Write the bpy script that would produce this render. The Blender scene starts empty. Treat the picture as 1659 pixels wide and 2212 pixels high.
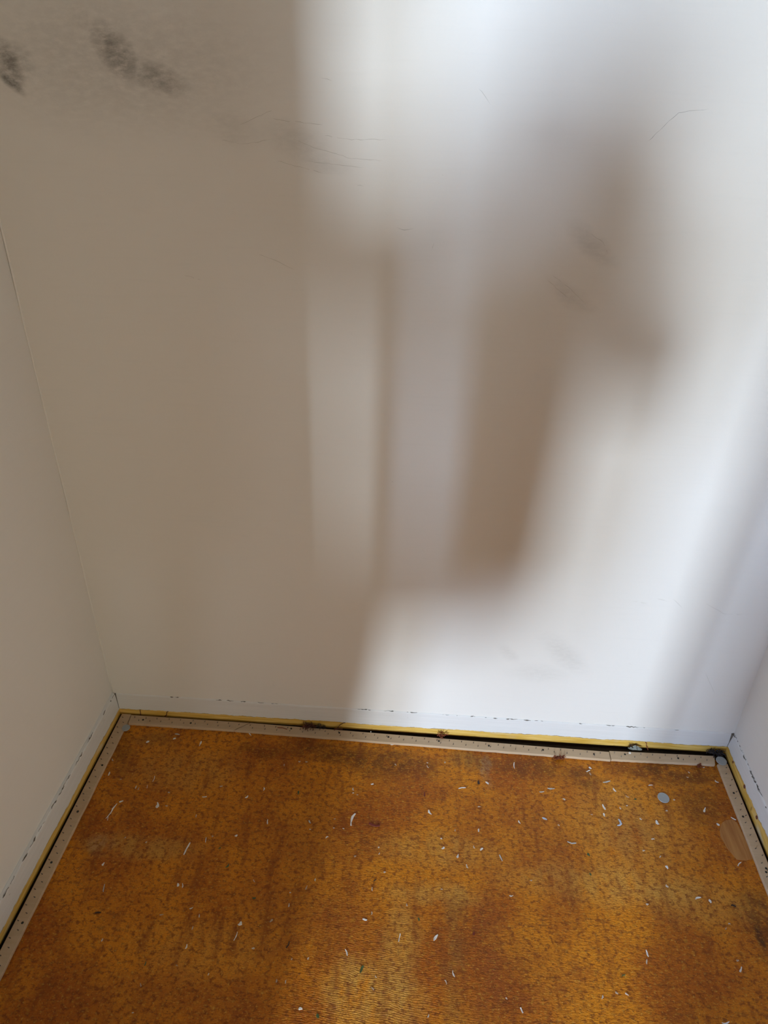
import bpy, bmesh, math, random
from mathutils import Vector, Matrix

sc = bpy.context.scene
COL = sc.collection
random.seed(7)

# ------------------------------------------------------------------ camera
cam_data = bpy.data.cameras.new('camera')
cam = bpy.data.objects.new('camera', cam_data)
COL.objects.link(cam)
FPX = 1470.63
cam_data.sensor_fit = 'HORIZONTAL'
cam_data.sensor_width = 36.0
cam_data.lens = 36.0 * FPX / 1659.0
cam_data.clip_start = 0.01
R_ = Vector((0.9980, 0.0564, 0.0275)).normalized()
U_ = Vector((-0.0539, 0.5457, 0.8363)).normalized()
F_ = Vector((-0.0322, 0.8361, -0.5477)).normalized()
CAM = Vector((0.6912, -1.1124, 1.3583))
m = Matrix((R_, U_, -F_)).transposed().to_4x4()
m.translation = CAM
cam.matrix_world = m
sc.camera = cam

# ------------------------------------------------------------------ view, world, daylight
sc.view_settings.view_transform = 'Standard'
sc.view_settings.look = 'None'
sc.view_settings.exposure = 0.0
sc.view_settings.gamma = 1.0
sc.view_settings.use_curve_mapping = False
world = bpy.data.worlds.new('sky')
sc.world = world
world.use_nodes = True
bg = world.node_tree.nodes['Background']
bg.inputs['Color'].default_value = (0.55, 0.75, 1.0, 1)
bg.inputs['Strength'].default_value = 1.0

# windows of the room behind the photographer: (x, z, width, height, intensity)
WINDOWS = [(0.0218, 1.3882, 0.3809, 0.7903, 0.8436), (-0.4695, 1.3978, 0.4112, 1.3223, 0.5409), (1.7618, 0.9515, 0.4595, 0.5509, 0.0538)]
ROOM_D = 5.5924
DOOR = (0.4389, 1.0329)
JOINTS = {'pel': (0.582, -1.453, 0.740), 'che': (0.603, -1.389, 1.155), 'head': (0.647, -1.680, 1.303), 'rs': (0.763, -1.413, 1.121), 're': (0.864, -1.171, 1.029), 'rh': (0.638, -1.167, 1.270), 'ls': (0.445, -1.363, 1.193), 'le': (0.540, -1.602, 1.048), 'lh': (0.691, -1.419, 1.196), 'rk': (0.137, -1.470, 0.567), 'rf': (0.114, -1.428, 0.090), 'lk': (0.498, -1.014, 0.568), 'lf': (0.435, -1.037, 0.093), 'ba': (0.697, -1.313, 1.176), 'bb': (0.632, -1.345, 1.013), 'ca': (0.622, -1.373, 1.045), 'cb': (0.504, -1.356, 1.116), 'da': (0.749, -1.250, 1.104), 'db': (0.811, -1.267, 1.125)}
RAD = {'tor': 0.957, 'arm': 0.950, 'head': 0.960, 'hand': 0.853, 'leg': 0.802, 'arm2': 0.945, 'thigh': 0.749, 'bulk': 1.059, 'co': 0.786, 'co2': 0.656}
FRONT = -1.1623
SUN_POWER = 231.434
SKY_COLOR = ((0.84, 0.98, 1.13), (0.8, 1.05, 1.45), (0.9, 1.0, 1.1))
FILL_POWER, FILL_COLOR, FILL_LOC = (5, (1.0, 0.8, 0.34), (-1.2, -2.1, 1.0))
SIDE_Y, SIDE_Z, SIDE_W, SIDE_H = (-4.35, 1.45, 0.36, 1.3)
SIDE_POWER, SIDE_COLOR = 152.746, (0.7, 1.0, 1.6)
LOW_FILL = (50, (1.0, 0.93, 0.72), (1.38, -1.85, 0.14))
FLOOR_ROUGH, FLOOR_SPEC = (0.42, 0.28)
COL_RUST, COL_ORANGE = ((0.44, 0.112, 0.003), (0.72, 0.245, 0.006))
def daylight(name, x, y, z, w, h, power, color):
    l = bpy.data.lights.new(name, 'AREA')
    l.shape = 'RECTANGLE'
    l.size, l.size_y = w, h
    l.energy = power
    l.color = color
    o = bpy.data.objects.new(name, l)
    COL.objects.link(o)
    o.location = (x, y, z)
    o.rotation_euler = (math.pi / 2, 0, 0)
    return o
for i, (wx, wz, ww, wh, wi) in enumerate(WINDOWS):
    daylight('window_daylight', wx, -ROOM_D, wz, ww, wh, wi * SUN_POWER, SKY_COLOR[i])
side = daylight('window_daylight', -1.895, SIDE_Y, SIDE_Z, SIDE_W, SIDE_H, SIDE_POWER, SIDE_COLOR)
side.rotation_euler = (math.pi / 2, 0, -math.pi / 2)
lamp = bpy.data.lights.new('warm_fill', 'POINT')  # unseen fill light added to warm the ambient, no real fitting
lamp.energy = FILL_POWER
lamp.color = FILL_COLOR
lamp.shadow_soft_size = 0.15
lamp_o = bpy.data.objects.new('warm_fill', lamp)
COL.objects.link(lamp_o)
lamp_o.location = FILL_LOC
lamp2 = bpy.data.lights.new('low_fill', 'POINT')  # second unseen fill, added low down to brighten the lower left
lamp2.energy, lamp2.color, lamp2.shadow_soft_size = LOW_FILL[0], LOW_FILL[1], 0.35
lamp2_o = bpy.data.objects.new('low_fill', lamp2)
COL.objects.link(lamp2_o)
lamp2_o.location = LOW_FILL[2]

# ------------------------------------------------------------------ node helpers
def new_mat(name):
    mt = bpy.data.materials.new(name)
    mt.use_nodes = True
    nt = mt.node_tree
    b = nt.nodes['Principled BSDF']
    return mt, nt, b
def N(nt, kind, **kw):
    n = nt.nodes.new(kind)
    for k, v in kw.items():
        setattr(n, k, v)
    return n
def put(nt, sock, v):
    if isinstance(v, bpy.types.NodeSocket):
        nt.links.new(v, sock)
    elif isinstance(v, (tuple, list)) and len(v) == 3 and sock.type == 'RGBA':
        sock.default_value = (*v, 1)
    else:
        sock.default_value = v
def math_(nt, op, a, b=0.5, clamp=False):
    n = N(nt, 'ShaderNodeMath', operation=op, use_clamp=clamp)
    put(nt, n.inputs[0], a); put(nt, n.inputs[1], b)
    return n.outputs[0]
def mix(nt, fac, a, b, mode='MIX'):
    n = N(nt, 'ShaderNodeMix', data_type='RGBA', blend_type=mode)
    put(nt, n.inputs['Factor'], fac); put(nt, n.inputs[6], a); put(nt, n.inputs[7], b)
    return n.outputs[2]
def ramp(nt, f, a, b, smooth=True):
    n = N(nt, 'ShaderNodeMapRange', interpolation_type='SMOOTHSTEP' if smooth else 'LINEAR')
    put(nt, n.inputs[0], f); put(nt, n.inputs[1], a); put(nt, n.inputs[2], b)
    return n.outputs[0]
def mapping(nt, vec, loc=(0, 0, 0), rot=(0, 0, 0), scale=(1, 1, 1), kind='POINT'):
    n = N(nt, 'ShaderNodeMapping', vector_type=kind)
    put(nt, n.inputs[0], vec)
    n.inputs[1].default_value = loc; n.inputs[2].default_value = rot; n.inputs[3].default_value = scale
    return n.outputs[0]
def noise(nt, vec, scale, detail=3.0, rough=0.55, dist=0.0):
    n = N(nt, 'ShaderNodeTexNoise')
    put(nt, n.inputs['Vector'], vec)
    n.inputs['Scale'].default_value = scale; n.inputs['Detail'].default_value = detail
    n.inputs['Roughness'].default_value = rough; n.inputs['Distortion'].default_value = dist
    return n.outputs['Fac'], n.outputs['Color']
def blob(nt, vec, loc, rot, scale):
    n = N(nt, 'ShaderNodeTexGradient', gradient_type='SPHERICAL')
    put(nt, n.inputs[0], mapping(nt, vec, loc, rot, scale, 'TEXTURE'))
    return n.outputs['Fac']
def bump(nt, b, h, strength, dist, prev=None):
    n = N(nt, 'ShaderNodeBump')
    n.inputs['Strength'].default_value = strength; n.inputs['Distance'].default_value = dist
    put(nt, n.inputs['Height'], h)
    if prev is not None: nt.links.new(prev, n.inputs['Normal'])
    nt.links.new(n.outputs[0], b.inputs['Normal'])
    return n.outputs[0]
def coords(nt):
    return N(nt, 'ShaderNodeTexCoord').outputs['Object']
def warp(nt, vec, scale, amount):
    _, c = noise(nt, vec, scale, 3)
    a = N(nt, 'ShaderNodeVectorMath', operation='MULTIPLY_ADD')
    put(nt, a.inputs[0], c); a.inputs[1].default_value = (amount,) * 3
    s = N(nt, 'ShaderNodeVectorMath', operation='ADD')
    a.inputs[2].default_value = (-amount / 2,) * 3
    nt.links.new(vec, s.inputs[0]); nt.links.new(a.outputs[0], s.inputs[1])
    return s.outputs[0]
def plain(name, color, rough=0.6, metal=0.0, spec=0.5, nscale=None, namount=0.15):
    mt, nt, b = new_mat(name)
    put(nt, b.inputs['Base Color'], color)
    if nscale:
        f, _ = noise(nt, coords(nt), nscale, 4)
        put(nt, b.inputs['Base Color'], mix(nt, f, tuple(c * (1 - namount) for c in color), tuple(min(1, c * (1 + namount)) for c in color)))
    b.inputs['Roughness'].default_value = rough
    b.inputs['Metallic'].default_value = metal
    b.inputs['Specular IOR Level'].default_value = spec
    return mt

WALL = (0.80, 0.77, 0.71)
def wall_material(name, marks=(), scratches=(), base=WALL):
    mt, nt, b = new_mat(name)
    v = coords(nt)
    f1, _ = noise(nt, v, 2.3, 3)
    col = mix(nt, f1, tuple(c * 0.965 for c in base), base)
    # faint horizontal roller streaks
    fs, _ = noise(nt, mapping(nt, v, scale=(3, 3, 60)), 3.0, 3)
    col = mix(nt, math_(nt, 'MULTIPLY', ramp(nt, fs, 0.5, 0.75), 0.06), col, tuple(c * 0.8 for c in base))
    grain, _ = noise(nt, v, 420, 2)
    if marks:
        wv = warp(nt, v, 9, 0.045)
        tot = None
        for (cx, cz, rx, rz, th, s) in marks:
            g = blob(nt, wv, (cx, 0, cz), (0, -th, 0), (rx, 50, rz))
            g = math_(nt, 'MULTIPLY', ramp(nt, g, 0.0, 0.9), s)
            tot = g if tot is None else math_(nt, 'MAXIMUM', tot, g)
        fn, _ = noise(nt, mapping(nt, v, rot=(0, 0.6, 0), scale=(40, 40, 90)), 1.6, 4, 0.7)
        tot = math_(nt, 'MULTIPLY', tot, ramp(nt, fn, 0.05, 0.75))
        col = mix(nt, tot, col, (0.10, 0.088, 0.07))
    if scratches:
        tot = None
        wv = warp(nt, v, 60, 0.006)
        for poly, w, s in scratches:
            for (a, c), (d, e) in zip(poly[:-1], poly[1:]):
                L = math.hypot(d - a, e - c) / 2 + 0.002
                g = blob(nt, wv, ((a + d) / 2, 0, (c + e) / 2), (0, -math.atan2(e - c, d - a), 0), (L * 1.15, 50, w))
                g = math_(nt, 'MULTIPLY', ramp(nt, g, 0.0, 0.5), s)
                tot = g if tot is None else math_(nt, 'MAXIMUM', tot, g)
        fn, _ = noise(nt, v, 130, 2)
        tot = math_(nt, 'MULTIPLY', tot, ramp(nt, fn, 0.3, 0.7))
        col = mix(nt, tot, col, (0.20, 0.18, 0.15))
    put(nt, b.inputs['Base Color'], col)
    b.inputs['Roughness'].default_value = 0.5
    b.inputs['Specular IOR Level'].default_value = 0.3
    f3, _ = noise(nt, v, 55, 3)
    bump(nt, b, math_(nt, 'ADD', f3, math_(nt, 'MULTIPLY', grain, 0.35)), 0.12, 0.002)
    return mt

MARKS = [(0.254, 1.355, 0.311, 0.127, -0.03, 0.24), (0.259, 1.364, 0.064, 0.041, -0.81, 0.75), (0.31, 1.34, 0.074, 0.031, -0.32, 0.65), (0.336, 1.329, 0.05, 0.017, -0.35, 0.35), (0.227, 1.393, 0.054, 0.036, -0.6, 0.28), (0.111, 1.348, 0.047, 0.031, -1.42, 0.8), (0.103, 1.327, 0.032, 0.014, -0.62, 0.95), (0.13, 1.351, 0.044, 0.041, -0.79, 0.4), (0.233, 1.324, 0.101, 0.03, -0.09, 0.15), (0.407, 1.281, 0.073, 0.037, -0.37, 0.16), (0.504, 1.258, 0.086, 0.033, -0.34, 0.16), (0.53, 1.241, 0.079, 0.019, -0.13, 0.14), (0.95, 1.144, 0.066, 0.022, -0.61, 0.2), (0.933, 1.063, 0.063, 0.02, -0.4, 0.16), (0.932, 0.28, 0.043, 0.021, -0.84, 0.12), (1.058, 0.29, 0.102, 0.042, -0.75, 0.14), (1.006, 0.229, 0.098, 0.042, -0.03, 0.1)]  # first mark: broad grime, deepened to paint in upper-left shade
STAINS_AND_LIGHT = [(0.118, -0.081, 0.06, 0.022, 0.0, 'olive', 0.5), (0.378, -0.102, 0.065, 0.018, 0.05, 'dark', 0.55), (0.529, -0.086, 0.098, 0.031, 0.05, 'dark', 0.7), (0.683, -0.104, 0.13, 0.044, 0.05, 'dark', 0.75), (0.873, -0.082, 0.06, 0.028, 0.0, 'olive', 0.7), (0.913, -0.101, 0.01, 0.044, 0.0, 'pale', 0.5), (1.017, -0.093, 0.098, 0.033, 0.05, 'dark', 0.65), (1.133, -0.115, 0.037, 0.037, 0.0, 'dark', 0.7), (1.33, -0.079, 0.143, 0.034, 0.05, 'dark', 0.75), (1.378, -0.161, 0.063, 0.059, 0.0, 'dark', 0.6), (1.424, -0.4, 0.055, 0.064, 0.0, 'dark', 0.75), (1.398, -0.443, 0.009, 0.035, 0.52, 'black', 0.8), (0.05, -0.123, 0.032, 0.077, -0.52, 'dark', 0.6), (0.037, -0.284, 0.02, 0.118, -0.52, 'dark', 0.3), (0.66, -0.26, 0.024, 0.01, 0.0, 'red', 0.7), (0.766, -0.181, 0.006, 0.011, 0.0, 'red', 0.5), (0.862, -0.466, 0.006, 0.007, 0.0, 'red', 0.7), (0.962, -0.532, 0.109, 0.065, 0.0, 'red', 0.35), (1.017, -0.254, 0.08, 0.082, 0.0, 'red', 0.35), (0.889, -0.458, 0.03, 0.115, 0.0, 'red', 0.45), (0.879, -0.594, 0.036, 0.04, 0.0, 'red', 0.5), (0.558, -0.308, 0.135, 0.087, 0.0, 'red', 0.3), (0.544, -0.474, 0.14, 0.086, 0.0, 'red', 0.4), (0.354, -0.602, 0.208, 0.042, 0.0, 'red', 0.35), (0.687, -0.512, 0.02, 0.045, 0.0, 'red', 0.45), (0.724, -0.494, 0.034, 0.09, 0.0, 'yellow', 0.6), (0.828, -0.471, 0.023, 0.099, 0.0, 'olive', 0.55), (0.823, -0.598, 0.024, 0.04, 0.0, 'olive', 0.4), (0.642, -0.575, 0.057, 0.062, 0.0, 'yellow', 0.75), (0.723, -0.584, 0.048, 0.048, 0.0, 'yellow', 0.7), (0.78, -0.397, 0.101, 0.026, 0.0, 'yellow', 0.5), (1.123, -0.354, 0.207, 0.042, 0.0, 'yellow', 0.55), (1.208, -0.229, 0.131, 0.115, 0.0, 'yellow', 0.45), (0.18, -0.346, 0.123, 0.028, 0.0, 'yellow', 0.6), (0.799, -0.306, 0.145, 0.039, 0.0, 'yellow', 0.45), (1.298, -0.378, 0.139, 0.046, 0.0, 'yellow', 0.4), (0.208, -0.155, 0.137, 0.061, 0.0, 'yellow', 0.35), (0.357, -0.527, 0.126, 0.046, 0.0, 'yellow', 0.25), (0.097, -0.344, 0.025, 0.023, 0.52, 'pale', 0.35)]  # front-middle yellow patches paint in part of the light falling there
SCRATCHES = [([(1.0016, 1.2797), (1.0191, 1.3002), (1.0341, 1.3163), (1.0524, 1.319), (1.0749, 1.3219)], 0.0013, 0.5), ([(0.7579, 1.3366), (0.7677, 1.3287), (0.7772, 1.318)], 0.0013, 0.5), ([(0.5913, 1.21), (0.6037, 1.2091)], 0.0013, 0.75), ([(0.652, 1.1547), (0.6664, 1.1506), (0.6819, 1.1538)], 0.0013, 0.5), ([(0.7088, 1.1211), (0.7122, 1.1349)], 0.0013, 0.75), ([(0.716, 1.2298), (0.7195, 1.2274)], 0.0013, 0.75), ([(0.6599, 0.7068), (0.6652, 0.7041)], 0.0013, 0.75), ([(0.3143, 1.0697), (0.3438, 1.0636)], 0.0016, 0.32), ([(0.4377, 1.1068), (0.4666, 1.0974), (0.4956, 1.0844)], 0.0016, 0.32), ([(0.5035, 1.2666), (0.5369, 1.2559), (0.5843, 1.2454), (0.6318, 1.244)], 0.0016, 0.32), ([(0.4713, 1.2918), (0.5045, 1.2888), (0.5443, 1.2866)], 0.0016, 0.32), ([(0.4748, 1.2387), (0.5089, 1.2319), (0.543, 1.2245)], 0.0016, 0.32), ([(0.516, 1.2401), (0.557, 1.2372), (0.6048, 1.2339)], 0.0016, 0.32), ([(1.2132, 0.4616), (1.2385, 0.4548)], 0.0016, 0.32), ([(1.1634, 0.4516), (1.1978, 0.4467)], 0.0016, 0.32), ([(1.2456, 0.464), (1.2706, 0.4409)], 0.0016, 0.75), ([(1.3136, 0.4567), (1.3588, 0.4312), (1.3966, 0.4316)], 0.0016, 0.32), ([(1.3689, 0.2598), (1.4074, 0.1967)], 0.0016, 0.32), ([(1.1986, 0.2754), (1.2059, 0.2703)], 0.0016, 0.32), ([(0.3996, 0.1377), (0.4058, 0.132)], 0.0016, 0.75), ([(0.166, 0.2059), (0.1713, 0.1974)], 0.0016, 0.75), ([(-0.3503, -0.3319), (-0.3501, -0.336)], 0.0016, 0.75), ([(0.1023, 0.556), (0.1033, 0.5515)], 0.0016, 0.75), ([(0.898, 1.0939), (0.9303, 1.0738), (0.956, 1.0531)], 0.0016, 0.32), ([(0.8919, 1.0865), (0.9292, 1.0593)], 0.0016, 0.32), ([(0.9436, 1.1572), (0.967, 1.1448), (0.9773, 1.1283)], 0.0016, 0.32), ([(0.5391, 1.3439), (0.5583, 1.3391)], 0.0016, 0.32), ([(0.4236, 1.2817), (0.4514, 1.2941), (0.4786, 1.3035)], 0.0016, 0.32), ([(0.3948, 1.2632), (0.4284, 1.2583), (0.4696, 1.2656)], 0.0016, 0.32), ([(0.5441, 1.2738), (0.5842, 1.2692), (0.6377, 1.2709)], 0.0016, 0.32)]
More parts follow.
